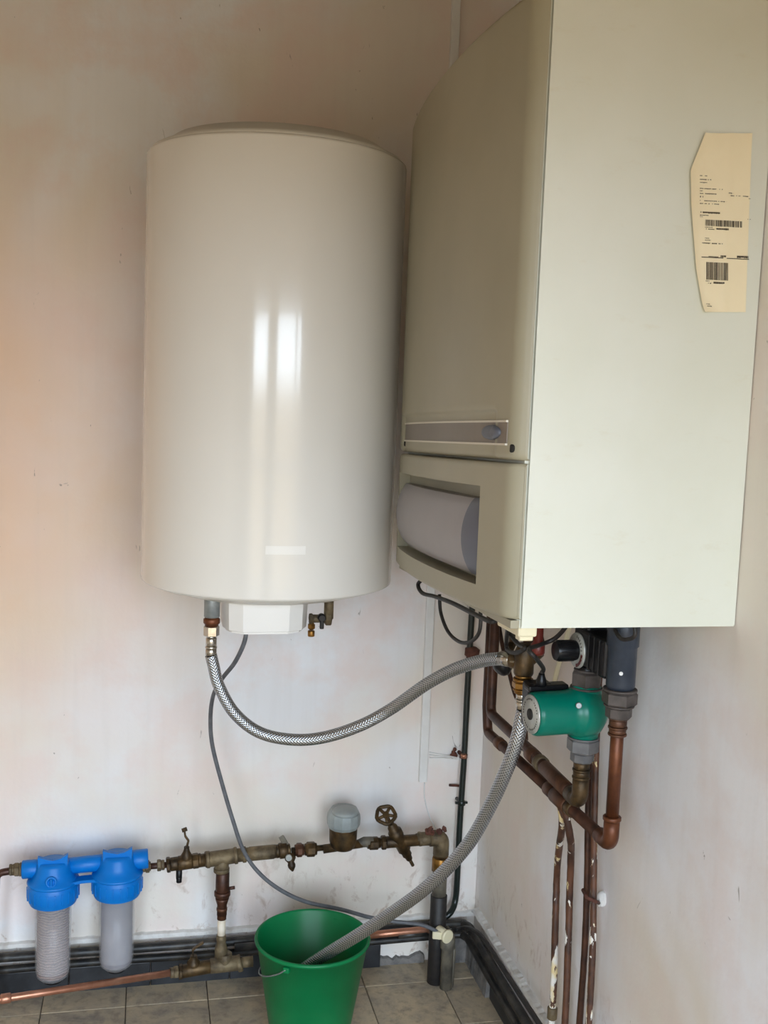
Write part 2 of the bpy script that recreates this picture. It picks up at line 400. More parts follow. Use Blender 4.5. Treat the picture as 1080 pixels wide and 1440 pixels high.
# ---------------------------------------------------------------- electric water heater
HX, HY, HR, HZ0, HZ1 = -.6278, -.3339, .272, 1.104, 1.992
t = thing('water_heater', 'tall white cylindrical electric water heater hung on the back wall left of the boiler', 'water heater', (HX, HY, HZ0))
bm = B(); lathe(bm, [(HR-.004, HZ0), (HR-.0008, HZ0+.002), (HR, HZ0+.006), (HR, HZ1-.006), (HR-.0008, HZ1-.002), (HR-.004, HZ1)], (HX, HY, 0), seg=160); obj('tank_body', bm, 'enamel', t)
bm = B(); lathe(bm, [(HR-.006, HZ1-.003), (HR-.008, HZ1+.006), (HR-.022, HZ1+.013), (HR-.03, HZ1+.016), (HR-.05, HZ1+.03), (.12, HZ1+.042), (0.001, HZ1+.045)], (HX, HY, 0), seg=96); obj('top_lid', bm, 'lid', t)
bm = B(); lathe(bm, [(.001, HZ0-.036), (.13, HZ0-.032), (.2, HZ0-.021), (.225, HZ0-.012), (HR-.02, HZ0-.006), (HR-.006, HZ0+.003)], (HX, HY, 0), seg=96); obj('bottom_lid', bm, 'lid', t)
# faceted cover of the wiring
def prism(bm, pts, z0_, z1_, taper=1, cxy=(0, 0)):
    lo_ = [bm.verts.new((cxy[0]+(p[0]-cxy[0])*taper, cxy[1]+(p[1]-cxy[1])*taper, z0_)) for p in pts]; hi_ = [bm.verts.new((p[0], p[1], z1_)) for p in pts]
    n = len(pts); bm.faces.new(lo_[::-1]); bm.faces.new(hi_)
    for k in range(n): bm.faces.new((lo_[k], lo_[(k+1) % n], hi_[(k+1) % n], hi_[k]))
CY = -.40; ccx = P(376, 880, y=CY-.06).x
pts = []
for (dx, dy) in ((-.052, -.068), (.046, -.068), (.076, -.050), (.091, -.015), (.091, .07), (.05, .11), (-.05, .11), (-.091, .07), (-.091, -.015), (-.080, -.046)): pts.append((ccx+dx, CY+dy))
cz = P(373, 893, y=CY-.068).z
bm = B(); prism(bm, pts, cz, HZ0-.028, .975, (ccx, CY)); bmesh.ops.bevel(bm, geom=[e_ for e_ in bm.edges if all(v_.co.z < cz+.001 for v_ in e_.verts)], offset=.006, segments=3, affect='EDGES'); autosmooth(obj('wiring_cover', bm, 'cover_white', t), 24)
bm = B(); prism(bm, [(ccx+(p[0]-ccx)*1.02, CY+(p[1]-CY)*1.02) for p in pts], HZ0-.034, HZ0-.012, 1.0, (ccx, CY)); autosmooth(obj('cover_flange', bm, 'lid', t), 24)
bm = B()
sa = math.atan2(P(402, 774, y=HY-HR).x-HX, HR); 
g = []
for i in range(13):
    a_ = sa+(-.145+.29*i/12)+0.0; g.append((HX+math.sin(a_)*(HR+.0006), HY-math.cos(a_)*(HR+.0006)))
zb = P(402, 780, y=HY-HR).z; zt = P(402, 768, y=HY-HR).z
for a_, b_ in zip(g, g[1:]): bm.faces.new([bm.verts.new((*a_, zb)), bm.verts.new((*b_, zb)), bm.verts.new((*b_, zt)), bm.verts.new((*a_, zt))]).smooth = True
bmesh.ops.remove_doubles(bm, verts=bm.verts, dist=1e-5); obj('rating_sticker', bm, 'sticker', t, 'thin blank pale sticker near the bottom of the tank')
# left port with union, hose nut
pl = P(298, 862, y=-.42); PL = (pl.x, -.42)
bm = B(); cyl(bm, (*PL, P(298, 868, y=-.42).z), (*PL, HZ0-.004), .0165, 24, .002); obj('grey_union', bm, 'zinc', t, 'grey zinc coupling under the left side of the tank')
bm = B(); zz = P(298, 877, y=-.42).z; cyl(bm, (*PL, zz), (*PL, zz+.012), .0175, 24, .002); cyl(bm, (*PL, zz-.004), (*PL, zz+.016), .0145, 20); obj('copper_ring', bm, 'copper', t)
# safety group on the right
sx0, sx1 = P(440, 870, y=-.40), P(462, 868, y=-.40)
sg = bpy.data.objects.new('safety_valve', None); C.objects.link(sg); sg.location = (0, 0, 0); sg.parent = None
C.objects.unlink(sg)
bm = B(); cyl(bm, (sx0.x-.002, -.40, sx0.z), (sx1.x+.004, -.40, sx0.z), .009, 18, .001); hexnut(bm, (sx1.x-.008, -.40, sx0.z), (sx1.x+.006, -.40, sx0.z), .0155); hexnut(bm, (sx0.x-.008, -.40, sx0.z), (sx0.x, -.40, sx0.z), .012); cyl(bm, (sx1.x, -.40, sx0.z), (sx1.x, -.40, HZ0-.003), .0105, 18); sv = obj('safety_valve', bm, 'brass_dirty', t)
bm = B(); q = P(438, 880, y=-.40); cyl(bm, (q.x, -.40, sx0.z), (q.x, -.40, q.z-.008), .0055, 14); hexnut(bm, (q.x, -.40, q.z+.004), (q.x, -.40, q.z-.006), .0085); q2 = P(438, 893, y=-.40); cyl(bm, (q.x, -.40, q2.z+.01), (q.x, -.40, q2.z-.003), .0075, 14, .001); obj('drain_spout', bm, 'brass', sv)
bm = B(); q = P(452, 868, y=-.415); cyl(bm, (q.x, -.41, q.z), (q.x, -.428, q.z), .0085, 18, .002); q2 = P(452, 884, y=-.42); obox(bm, (q.x, -.424, (q.z+q2.z)/2), (1, 0, 0), (0, 1, 0), (0, 0, 1), .009, .007, q.z-q2.z, .002); obj('black_lever', bm, 'black_plastic', sv)

# ---------------------------------------------------------------- wall boiler
BX, BY0, BY1, BZ0, BZ1 = -.354, -1.19, -.47, 1.176, 2.10
t = thing('wall_boiler', 'large cream and white wall-hung boiler with a bulging front, on the right wall', 'boiler', (0, (BY0+BY1)/2, BZ0))
bm = B(); box(bm, (BX, BY0, BZ0), (-.001, BY1, BZ1)); bm.edges.ensure_lookup_table()
ed = [e_ for e_ in bm.edges if all(abs(v_.co.x-BX) < .001 and abs(v_.co.y-BY0) < .001 for v_ in e_.verts)]
bmesh.ops.bevel(bm, geom=ed, offset=.006, segments=4, affect='EDGES')
ed = [e_ for e_ in bm.edges if all(abs(v_.co.y-BY0) < .001 and abs(v_.co.z-BZ0) < .001 for v_ in e_.verts)]
bmesh.ops.bevel(bm, geom=ed, offset=.002, segments=2, affect='EDGES')
autosmooth(obj('casing', bm, 'casing', t, 'smooth white side casing of the boiler'), 30)
def bulge(y):
    u = (y-(BY0+BY1)/2)/((BY1-BY0)/2); return .030*(1-abs(u)**2.2)
def edge_drop(d_, r): return 0 if d_ >= r else r-math.sqrt(max(r*r-(r-d_)**2, 0))
def front_x(y, z, z0_, z1_, rz=.008, ry=.022):
    return BX-.018-bulge(y)+min(.017, edge_drop(y-BY0+.0, ry)+edge_drop(BY1-y, ry)) + min(.012, edge_drop(z-z0_, rz)+edge_drop(z1_-z, rz))
def panel_grid(bm, ys, zs, fx, skip=None, back=BX+.002):
    V = {}
    def vert(i, j):
        if (i, j) not in V: V[i, j] = bm.verts.new((fx(ys[i], zs[j]), ys[i], zs[j]))
        return V[i, j]
    for i in range(len(ys)-1):
        for j in range(len(zs)-1):
            if skip and skip((ys[i]+ys[i+1])/2, (zs[j]+zs[j+1])/2): continue
            bm.faces.new((vert(i, j), vert(i, j+1), vert(i+1, j+1), vert(i+1, j))).smooth = True
    bd = [e_ for e_ in bm.edges if e_.is_boundary]
    r = bmesh.ops.extrude_edge_only(bm, edges=bd)
    for v_ in [g_ for g_ in r['geom'] if isinstance(g_, bmesh.types.BMVert)]: v_.co.x = max(back, v_.co.x) if not skip else back
def lin(a_, b_, n): return [a_+(b_-a_)*k/n for k in range(n+1)]
def edge_lin(a_, b_, r, n, ne=7): return [a_+r*(k/ne)**1.6 for k in range(ne)]+lin(a_+r, b_-r, n)+[b_-r*(k/ne)**1.6 for k in range(ne-1, -1, -1)]
ZS = 1.4215     # seam between the two front panels
ZR = 1.499      # step of the shallow recess above the seam
yA, yB = BY0+.062, BY1-.06
def up_x(y, z):
    x_ = front_x(y, z, ZS+.002, BZ1-.018, .010)
    m_ = min(1, max(0, (ZR-z)/.006))*min(1, max(0, (y-yA)/.006))*min(1, max(0, (yB-y)/.006))
    return x_+.0055*m_
ys = sorted(set(edge_lin(BY0, BY1, .022, 40)+[yA, yA+.006, yB-.006, yB])); zs = sorted(set(edge_lin(ZS+.002, BZ1-.018, .010, 34)+[ZR-.006, ZR-.004, ZR-.002, ZR]))
bm = B(); panel_grid(bm, ys, zs, up_x); o = obj('upper_panel', bm, 'panel', t, 'beige bulging upper front panel'); autosmooth(o, 50); up = o
# indicator strip on the recess
def on_front(y, z, off): return Vector((up_x(y, z)-off, y, z))
def strip(name, y0_, y1_, z0_, z1_, off, mat, par, n=24, thick=.003, label=None, fx=None):
    fx = fx or up_x
    bm = B(); yy_ = lin(y0_, y1_, n); top = []
    for y in yy_:
        top.append([bm.verts.new((fx(y, z)-o_, y, z)) for z, o_ in ((z0_, -thick), (z0_, off), (z1_, off), (z1_, -thick))])
    for a_, b_ in zip(top, top[1:]):
        for k in range(3): bm.faces.new((a_[k], a_[k+1], b_[k+1], b_[k]))
    bm.faces.new(top[0]); bm.faces.new(top[-1][::-1])
    return obj(name, bm, mat, par, label)
ySn, ySf = P(700, 600, x=-.392).y, BY1-.085
zs0, zs1 = 1.4475, 1.4785
st = strip('indicator_strip', ySn, ySf, zs0, zs1, .0015, 'strip', t, label='taupe display strip above the panel seam')
strip('strip_edge', ySn, ySf, zs1, zs1+.003, .0035, 'pale_line', st); strip('strip_edge', ySn, ySf, zs0-.003, zs0, .0035, 'pale_line', st); 
yo, zo = P(682, 602, x=-.394).y, 1.4635
bm = B()
for rr, dz_, nm in ((1, 0, 0),):
    pr = [(1.0, 0), (1.0, .003), (.9, .005), (.6, .0065), (.01, .007)]
    rings = []
    for r_, h_ in pr:
        rings.append([bm.verts.new((up_x(yo+math.cos(a_)*.036*r_, zo)-.001-h_, yo+math.cos(a_)*.036*r_, zo+math.sin(a_)*.0115*r_)) for a_ in [2*PI*k/36 for k in range(36)]])
    for a_, b_ in zip(rings, rings[1:]):
        for k in range(36): bm.faces.new((a_[k], a_[(k+1) % 36], b_[(k+1) % 36], b_[k])).smooth = True
    bm.faces.new(rings[-1])
obj('oval_badge', bm, 'flap_end', st, 'grey lilac oval badge at the near end of the strip')
for yy_ in (P(704, 619, x=-.39).y, BY1-.075):
    q = on_front(yy_, 1.4405, 0); bm = B(); cyl(bm, q+Vector((.003, 0, 0)), q-Vector((.0016, 0, 0)), .0062, 18, .0008); obox(bm, q-Vector((.002, 0, 0)), (1, 0, 0), (0, 1, 0), (0, 0, 1), .001, .002, .009); obj('fixing_screw', bm, 'dark', t)
# lower panel with opening
LZ0, LZ1 = BZ0+.013, ZS-.0025
oy0, oy1, oz0, oz1 = BY0+.105, BY1-.045, LZ0+.038, LZ1-.038
def lo_x(y, z): return front_x(y, z, LZ0, LZ1, .008, .026)
ys = sorted(set([y for y in edge_lin(BY0, BY1, .026, 40) if min(abs(y-oy0), abs(y-oy1)) > .002]+[oy0, oy1])); zs = sorted(set([z for z in edge_lin(LZ0, LZ1, .008, 20) if min(abs(z-oz0), abs(z-oz1)) > .002]+[oz0, oz1]))
bm = B(); panel_grid(bm, ys, zs, lo_x, lambda y, z: oy0 < y < oy1 and oz0 < z < oz1); autosmooth(obj('lower_panel', bm, 'panel', t, 'beige lower front panel with a square cut-out'), 50)
bm = B(); box(bm, (BX-.004, oy0-.001, oz0-.001), (BX-.001, oy1+.001, oz1+.001)); obj('recess_back', bm, 'panel', t)
# barrel shaped flap
fy0, fy1, fz0, fz1 = oy0+.001, oy1-.01, oz0+.012, oz1-.022
def flap(bm, y0_, y1_, grow=0, n=20, ny=18):
    prev = None
    for i in range(ny+1):
        y = y0_+(y1_-y0_)*i/ny; ring = []
        for k in range(n+1):
            a_ = -1+2*k/n; z = (fz0+fz1)/2+a_*(fz1-fz0)/2*(1+grow*.02); 
            tp = 1 if not grow else 1-.42*(1-i/ny)**1.5; ring.append(bm.verts.new((lo_x(y, (LZ0+LZ1)/2)+.014-(.020+grow*.0008)*tp*(1-a_*a_)**.8, y, z)))
        ring.append(bm.verts.new((BX-.002, y, fz1))); ring.append(bm.verts.new((BX-.002, y, fz0)))
        if prev:
            for k in range(len(ring)): bm.faces.new((prev[k], prev[(k+1) % len(ring)], ring[(k+1) % len(ring)], ring[k]))
        else: bm.faces.new(ring)
        prev = ring
    bm.faces.new(prev[::-1])
bm = B(); flap(bm, fy0+.050, fy1); fo = autosmooth(obj('control_flap', bm, 'flap', t, 'lilac grey curved flap over the controls'), 40)
bm = B(); flap(bm, fy0, fy0+.0495, 1, ny=10); autosmooth(obj('flap_end_cap', bm, 'flap_end', fo, 'slate blue curved end of the flap'), 40)
bm = B(); box(bm, (BX-.010, BY0+.004, BZ0-.001), (BX+.004, BY1-.004, BZ0+.0115), .001); obj('bottom_lip', bm, 'panel', t)
bm = B(); q = P(718, 888, x=-.335); obox(bm, (-.33, -1.12, BZ0-.008), (0, 1, 0), (1, 0, 0), (0, 0, 1), .10, .03, .018, .003); obox(bm, (-.33, -1.155, BZ0-.018), (0, 1, 0), (1, 0, 0), (0, 0, 1), .02, .022, .012, .002); obj('cream_terminal', bm, 'cream_plastic', t)
# water and gas connections under the boiler
for (px, py, yy_, mat, r) in ((757, 897, -.86, 'red', .013), (688, 880, -.40, 'copper_dark', .0), (862, 888, -1.0, 'brass_old', .0)):
    if r: 
        q = P(px, py, y=yy_); bm = B(); lathe(bm, [(r*.8, -.02), (r, -.016), (r, .0), (r*.7, .004), (r*.7, BZ0-q.z+.004)], q, (0, 0, 1), 24); obj('red_valve_knob', bm, mat, t, 'red knob under the boiler'); KQ = q

for o in [t]+list(t.children_recursive):      # boiler meshes sheared along the wall to line up the front edges
    if o.type == 'MESH':
        for v_ in o.data.vertices: v_.co.z -= .035*(v_.co.y+(BY1-BY0)/2)
# label on the side of the boiler, lower left corner curling away
lab = thing('paper_label', 'torn cream paper label with two barcodes stuck on the boiler side', 'label', P(1020, 310, y=BY0-.001))
outl = [(990, 187), (1006, 189), (1024, 189), (1036, 187), (1057.5, 188), (1056.5, 250), (1055, 300), (1052.5, 360), (1050, 410), (1048, 439), (1018, 440.5), (1000, 438.5), (986, 438), (983, 415), (977, 380), (973, 330), (970, 290), (969, 240)]
bm = B()
def lab_pt(px, py, off=0):
    q = P(px, py, y=BY0-.0012); edge = max(0, (q_left(py)+14-px)/14) if px < q_left(py)+14 else 0
    lift = .0045*edge**2
    if py > 420 and px < 1020: lift += .006*((py-420)/20)**2*max(0, (1020-px)/35)
    lift += .0013*math.exp(-((px-1026+(py-187)*.035)/3.5)**2)+.0012*max(0, (215-py)/28)*math.sin((px-990)/9)**2
    return Vector((q.x, BY0-.0016-lift-off, q.z))
def q_left(py):
    pts_ = [(187, 990), (240, 969), (290, 970), (330, 973), (380, 977), (415, 983), (440, 987)]
    for (a_, xa), (b_, xb) in zip(pts_, pts_[1:]):
        if a_ <= py <= b_: return xa+(xb-xa)*(py-a_)/(b_-a_)
    return 987
def q_right(py): return 1057.5-(py-187)*.036
rows = []
for j in range(43):
    py = 187.5+(439-187.5)*j/42; L, R_ = q_left(py), q_right(py); rows.append([bm.verts.new(lab_pt(L+(R_-L)*k/14, py)) for k in range(15)])
for a_, b_ in zip(rows, rows[1:]):
    for k in range(14): bm.faces.new((a_[k], a_[k+1], b_[k+1], b_[k])).smooth = True
obj('paper', bm, 'label_paper', lab)
bm = B()
def ink(x0_, y0_, x1_, y1_, sk_=.05):
    a_ = [lab_pt(x, y+(x-x0_)*sk_, .0006) for x, y in ((x0_, y0_), (x1_, y0_), (x1_, y1_), (x0_, y1_))]
    bm.faces.new([bm.verts.new(p) for p in a_])
def words(x0_, x1_, y, h_=1.4, gap=.5, p_=.82):
    x = x0_
    while x < x1_:
        w_ = random.uniform(.7, 1.7); w_ = min(w_, x1_-x)
        if random.random() < p_: ink(x, y+(x-x0_)*.05, x+w_, y+h_*random.uniform(.7, 1)+(x-x0_)*.05)
        x += w_+gap
for (a_, b_, y_, h_) in ((984, 994, 246.5, 1.4), (984, 1000, 251.6, 1.6), (984, 994, 256, 1.4), (984, 1017, 264.4, 1.5), (984, 988, 268, 1.2), (984, 1007, 271.4, 1.6), (982.5, 989, 275.5, 2.2), (984, 1021, 281.5, 1.4), (984, 1011, 285.5, 1.4), (984, 996, 302, 1.4), (984, 988, 304.5, 1), (1024, 1031, 271, 1.6), (1024, 1032, 274.5, 1.6), (1035, 1052, 275, 1.5), (1051, 1055, 279, 1), (1051, 1055, 308, 1.2), (991, 1002, 319, 1.2), (991, 1004, 321.5, 1.4), (991, 997, 334.5, 1.2), (991, 999, 337.2, 1.2), (987, 1016, 341, 1.6), (992, 997, 394.5, 1.3), (992, 1000, 397.5, 1.5), (992, 998, 427, 1.2), (993, 1000, 430, 1.3)): words(a_, b_, y_, h_)
for (a_, b_, y_, h_) in ((985, 1012, 297.4, 2.7), (1007, 1024, 320.8, 2.8), (1003, 1018, 396.2, 3), (1013, 1020, 359.2, 3), (1036, 1052, 359.6, 3.6)): words(a_, b_, y_, h_, .25, .95)
ink(986, 361, 1053, 362.1, .05); ink(996, 360.3, 1010, 361.2)
obj('printed_text', bm, 'ink', lab, 'small lines of black print on the label')['kind'] = 'stuff'
for (x0_, x1_, y0_, y1_) in ((991.5, 1043, 308.8, 317.6), (993, 1023.5, 368.5, 393.3)):
    bm = B(); x = x0_
    while x < x1_:
        w_ = random.choice((.45, .6, .9, 1.3)); w_ = min(w_, x1_-x)
        a_ = [lab_pt(px_, y_+(px_-x0_)*.052, .0006) for px_, y_ in ((x, y0_), (x+w_, y0_), (x+w_, y1_), (x, y1_))]; bm.faces.new([bm.verts.new(p) for p in a_])
        x += w_+random.choice((.35, .4, .6, .9))
    obj('barcode', bm, 'ink', lab)

# ---------------------------------------------------------------- braided hoses
def fitting(bm, a_, d_, spec, seg=20):
    """stack of (length, radius, kind) along d_ starting at a_; returns the end point"""
    p = Vector(a_); d_ = Vector(d_).normalized()
    for L, r_, k in spec:
        q = p+d_*L
        if k == 'h': hexnut(bm, p, q, r_, 6)
        elif k == 'o': hexnut(bm, p, q, r_, 8)
        else: cyl(bm, p, q, r_, seg, min(.0012, L*.2))
        p = q
    return p
h1 = thing('braided_hose', 'braided steel hose looping from the water heater to the boiler connections', 'hose', (PL[0], PL[1], P(298, 880, y=-.42).z))
z_a = P(298, 880, y=-.42).z
bm = B(); hexnut(bm, (*PL, z_a-.022), (*PL, z_a), .0165); obj('hose_nut', bm, 'chrome', h1)
bm = B(); pa = fitting(bm, (*PL, z_a-.022), (0, 0, -1), ((.003, .010, 'c'), (.018, .0115, 'c'), (.006, .0125, 'c'), (.014, .0118, 'c'))); obj('crimp_sleeve', bm, 'chrome', h1)
TEE = P(737, 931, x=-.205)      # brass tee below the boiler
route = [((300, 935), -.42), ((308, 965), -.42), ((330, 1003), -.425), ((365, 1030), -.43), ((410, 1040), -.45), ((455, 1037), -.47), ((505, 1021), -.50), ((550, 997), -.53), ((600, 962), -.60), ((640, 941), -.66), ((680, 929), -.73)]
hp = [pa]+[P(*q, y=yy_) for q, yy_ in route]+[P(706, 926, y=-.785)]
bm = B(); tube(bm, smooth_path(hp, 10), .0128, 20); obj('hose_braid', bm, 'braid', h1)
bm = B(); e1 = P(706, 926, y=-.785); dd = (TEE-e1); tube(bm, [e1-dd*.05, e1+dd*.55], .0138, 20); hexnut(bm, e1+dd*.55, e1+dd*.8, .0165); obj('end_fitting', bm, 'chrome', h1)
te = thing('brass_tee', 'brass tee fitting under the boiler where the two braided hoses meet', 'pipe fitting', TEE)
bm = B(); lathe(bm, [(.017, -.024), (.0185, -.02), (.0185, .02), (.015, .028), (.015, .034)], TEE, (0, 0, 1), 24); cyl(bm, TEE, TEE-dd.normalized()*.028, .0155, 20, .001); cyl(bm, TEE, TEE+Vector((.03, .008, .022)), .016, 20, .002); obj('tee_body', bm, 'brass_old', te)
bm = B(); z_ = TEE-Vector((0, 0, .024)); zz = fitting(bm, z_, (0, 0, -1), ((.006, .0155, 'c'), (.006, .019, 'c'), (.014, .0205, 'h'), (.004, .018, 'c'), (.005, .0155, 'c'))); obj('tee_nut', bm, 'brass', te)
h2 = thing('braided_hose', 'braided steel hose hanging from the brass tee down into the green bucket', 'hose', zz)
bm = B(); zq = fitting(bm, zz, (.05, 0, -1), ((.010, .012, 'c'), (.005, .0135, 'c'), (.014, .0125, 'c'))); obj('crimp_sleeve', bm, 'chrome', h2)
bx_, by_, bz_, br_ = -.4974, -.3163, .26, .1336
route = [((736, 1000), -.825), ((726, 1045), -.815), ((710, 1088), -.79), ((690, 1132), -.75), ((662, 1182), -.70), ((628, 1222), -.65), ((590, 1256), -.60), ((545, 1288), -.53), ((500, 1317), -.47), ((462, 1340), -.41)]
hp = [zq]+[P(*q, y=yy_) for q, yy_ in route]+[P(425, 1364, y=-.355), P(405, 1384, y=-.335)]
bm = B(); tube(bm, smooth_path(hp, 10), .0136, 20); obj('hose_braid', bm, 'braid', h2)

# ---------------------------------------------------------------- green bucket
bk_ = thing('bucket', 'green plastic bucket on the tiled floor with a hose hanging into it', 'bucket', (bx_, by_, 0))
bm = B(); rb = .088
prof = [(.001, .012), (rb-.004, .012), (br_-.0065, bz_-.004), (br_-.004, bz_), (br_, bz_-.001), (br_+.0012, bz_-.006), (br_-.001, bz_-.010), (br_-.0045, bz_-.010), (rb+.004+.0, .02), (rb, .002), (rb-.004, .0), (rb-.010, .004), (.001, .006)]
lathe(bm, prof, (bx_, by_, 0), seg=96); obj('bucket_body', bm, 'green', bk_)
bm = B()
ang = math.radians(-125); e_l = Vector((bx_+math.cos(ang)*(br_-.0), by_+math.sin(ang)*(br_-.0), bz_-.024)); e_r = Vector((bx_-math.cos(ang)*(br_), by_-math.sin(ang)*(br_), bz_-.024))
# the wire lies against the front of the bucket
hw = []
for k in range(25):
    a_ = ang-(PI)*k/24; sag = .075*math.sin(PI*k/24)**.8; z_ = bz_-.018-sag; rr = rb+(br_-rb)*(z_/bz_)+.0035; hw.append((bx_+math.cos(a_)*rr, by_+math.sin(a_)*rr, z_))
tube(bm, smooth_path([q for q in hw], 2), .0017, 8); obj('wire_handle', bm, 'zinc', bk_)
for a_ in (ang, ang-PI):
    bm = B(); rr = br_-.004; q = Vector((bx_+math.cos(a_)*rr, by_+math.sin(a_)*rr, bz_-.02)); obox(bm, q, (-math.sin(a_), math.cos(a_), 0), (math.cos(a_), math.sin(a_), 0), (0, 0, 1), .015, .010, .014, .003); obj('handle_lug', bm, 'green', bk_)

# ---------------------------------------------------------------- double water filter
FY = -.125
ft = thing('water_filter', 'blue twin cartridge water filter with clear bowls on the back wall', 'water filter', (P(115, 1225, y=FY).x, FY, .06))
c1, c2 = P(75, 1250, y=FY), P(165, 1240, y=FY)
c1x, c2x = c1.x, c2.x; zc1, zc2 = P(73, 1272, y=FY-.05).z, P(163, 1262, y=FY-.05).z
for n_, (cx_, zc, ct, bz) in enumerate(((c1x, zc1, 'wound', P(75, 1392, y=FY-.05).z), (c2x, zc2, 'grey_cart', P(168, 1376, y=FY-.05).z))):
    bm = B(); R1 = .0595
    seg = 60; pr = [(.044, zc-.016), (R1-.006, zc-.015), (R1-.003, zc-.008), (R1, zc+.006), (R1, zc+.022), (R1-.002, zc+.030), (R1-.004, zc+.034)]
    lathe(bm, pr, (cx_, FY, 0), seg=seg)
    for k in range(22):
        a_ = 2*PI*k/22; q = Vector((cx_+math.cos(a_)*R1*.985, FY+math.sin(a_)*R1*.985, zc+.010)); obox(bm, q, (math.cos(a_), math.sin(a_), 0), (-math.sin(a_), math.cos(a_), 0), (0, 0, 1), .004, .004, .028, .001)
    ring = autosmooth(obj('lock_ring', bm, 'blue', ft), 35)
    bm = B(); lathe(bm, [(R1-.001, zc+.033), (R1+.001, zc+.036), (R1-.001, zc+.040), (R1-.010, zc+.045), (R1-.018, zc+.060), (R1-.022, zc+.078), (R1-.026, zc+.085), (.001, zc+.086)], (cx_, FY, 0), seg=48)
    for sx_ in (-1, 1):   # the two wings on the head
        for f_ in (-.012, .012): pass
    obj('filter_head', bm, 'blue', ft)
    bm = B()
    vs = []
    for yy_ in (FY-.020, FY-.008):
        vs.append([bm.verts.new((cx_+dx, yy_, zc+dz)) for dx, dz in ((-.032, .06), (.032, .06), (.034, .106), (.016, .096), (0, .0925), (-.016, .096), (-.034, .102))])
    bm.faces.new(vs[0]); bm.faces.new(vs[1][::-1])
    for k in range(7): bm.faces.new((vs[0][k], vs[0][(k+1) % 7], vs[1][(k+1) % 7], vs[1][k]))
    obj('winged_rib', bm, 'blue', ft)
    bm = B(); r_ = .0405
    lathe(bm, [(.001, bz), (r_*.55, bz), (r_-.012, bz+.003), (r_-.003, bz+.012), (r_, bz+.03), (r_+.002, zc-.012), (r_-.001, zc-.012), (r_-.003, bz+.03), (r_-.006, bz+.014), (r_-.015, bz+.006), (.001, bz+.004)], (cx_, FY, 0), seg=48); bowl = obj('clear_bowl', bm, 'clear', ft)
    bm = B(); rc = .0365
    lathe(bm, [(.001, bz+.012), (rc-.004, bz+.012), (rc, bz+.017), (rc, zc-.016), (.001, zc-.015)], (cx_, FY, 0), seg=48); obj('cartridge', bm, ct, bowl, 'brown string-wound cartridge' if n_ == 0 else 'smooth grey cartridge')
    bm = B(); lathe(bm, [(.016, bz-.006), (.022, bz-.004), (.022, bz+.001), (.018, bz+.002)], (cx_, FY, 0), seg=24); obj('drain_boss', bm, 'black_plastic', ft)
zL, zR = P(40, 1242, y=FY-.02).z, P(190, 1226, y=FY-.02).z
za = zc1+.062; zb_ = zc2+.062
bm = B(); cyl(bm, (c1x-.072, FY+.012, za-.001), (c1x-.03, FY+.012, za), .0215, 28, .002); cyl(bm, (c2x+.03, FY+.012, zb_), (c2x+.072, FY+.012, zb_+.002), .0235, 28, .002); cyl(bm, (c1x, FY+.012, za), (c2x, FY+.012, zb_), .0195, 28); obj('inlet_manifold', bm, 'blue', ft)
bm = B()
prev = None
for k in range(17):
    t_ = k/16; x = c1x+(c2x-c1x)*t_; zz_ = zc1+(zc2-zc1)*t_+.036; dep = .058-.03*math.sin(PI*t_)
    ring = [bm.verts.new(p) for p in ((x, FY-dep, zz_-.003), (x, FY-dep, zz_+.004), (x, FY, zz_+.004), (x, FY, zz_-.003))]
    if prev:
        for j in range(4): bm.faces.new((prev[j], prev[(j+1) % 4], ring[(j+1) % 4], ring[j]))
    else: bm.faces.new(ring)
    prev = ring
bm.faces.new(prev[::-1]); obj('bridge_shelf', bm, 'blue', ft)
bm = B(); q = Vector((c1x-.001, FY-.045, zc1+.052)); lathe(bm, [(.013, -.004), (.013, .004), (.009, .006), (.009, .0), (.001, .0)], q, (0, -1, .25), 24); obox(bm, q+Vector((0, -.004, 0)), (1, 0, 0), (0, 1, 0), (0, 0, 1), .005, .006, .02, .002); obj('vent_button', bm, 'blue', ft)

# ---------------------------------------------------------------- mains line along the back wall
ML = -.113
def M_(px, py, y=ML): return P(px, py, y=y)
# copper feed at the far left
cp = thing('copper_elbow_pipe', 'short brown copper pipe bent into the left side of the blue filter', 'pipe', M_(10, 1243))
bm = B(); a_ = Vector((c1x-.074, ML, za)); tube(bm, bend_path([a_, a_+Vector((-.055, 0, -.006)), a_+Vector((-.062, .0, -.18)), a_+Vector((-.062, 0, -.37))], .02), .0085, 14); obj('pipe', bm, 'copper_dark', cp)
bm = B(); fitting(bm, a_+Vector((.002, 0, 0)), (-1, 0, 0), ((.006, .016, 'c'), (.012, .0165, 'h'), (.004, .013, 'c'), (.007, .0145, 'h'))); obj('union_nut', bm, 'brass_dirty', cp)
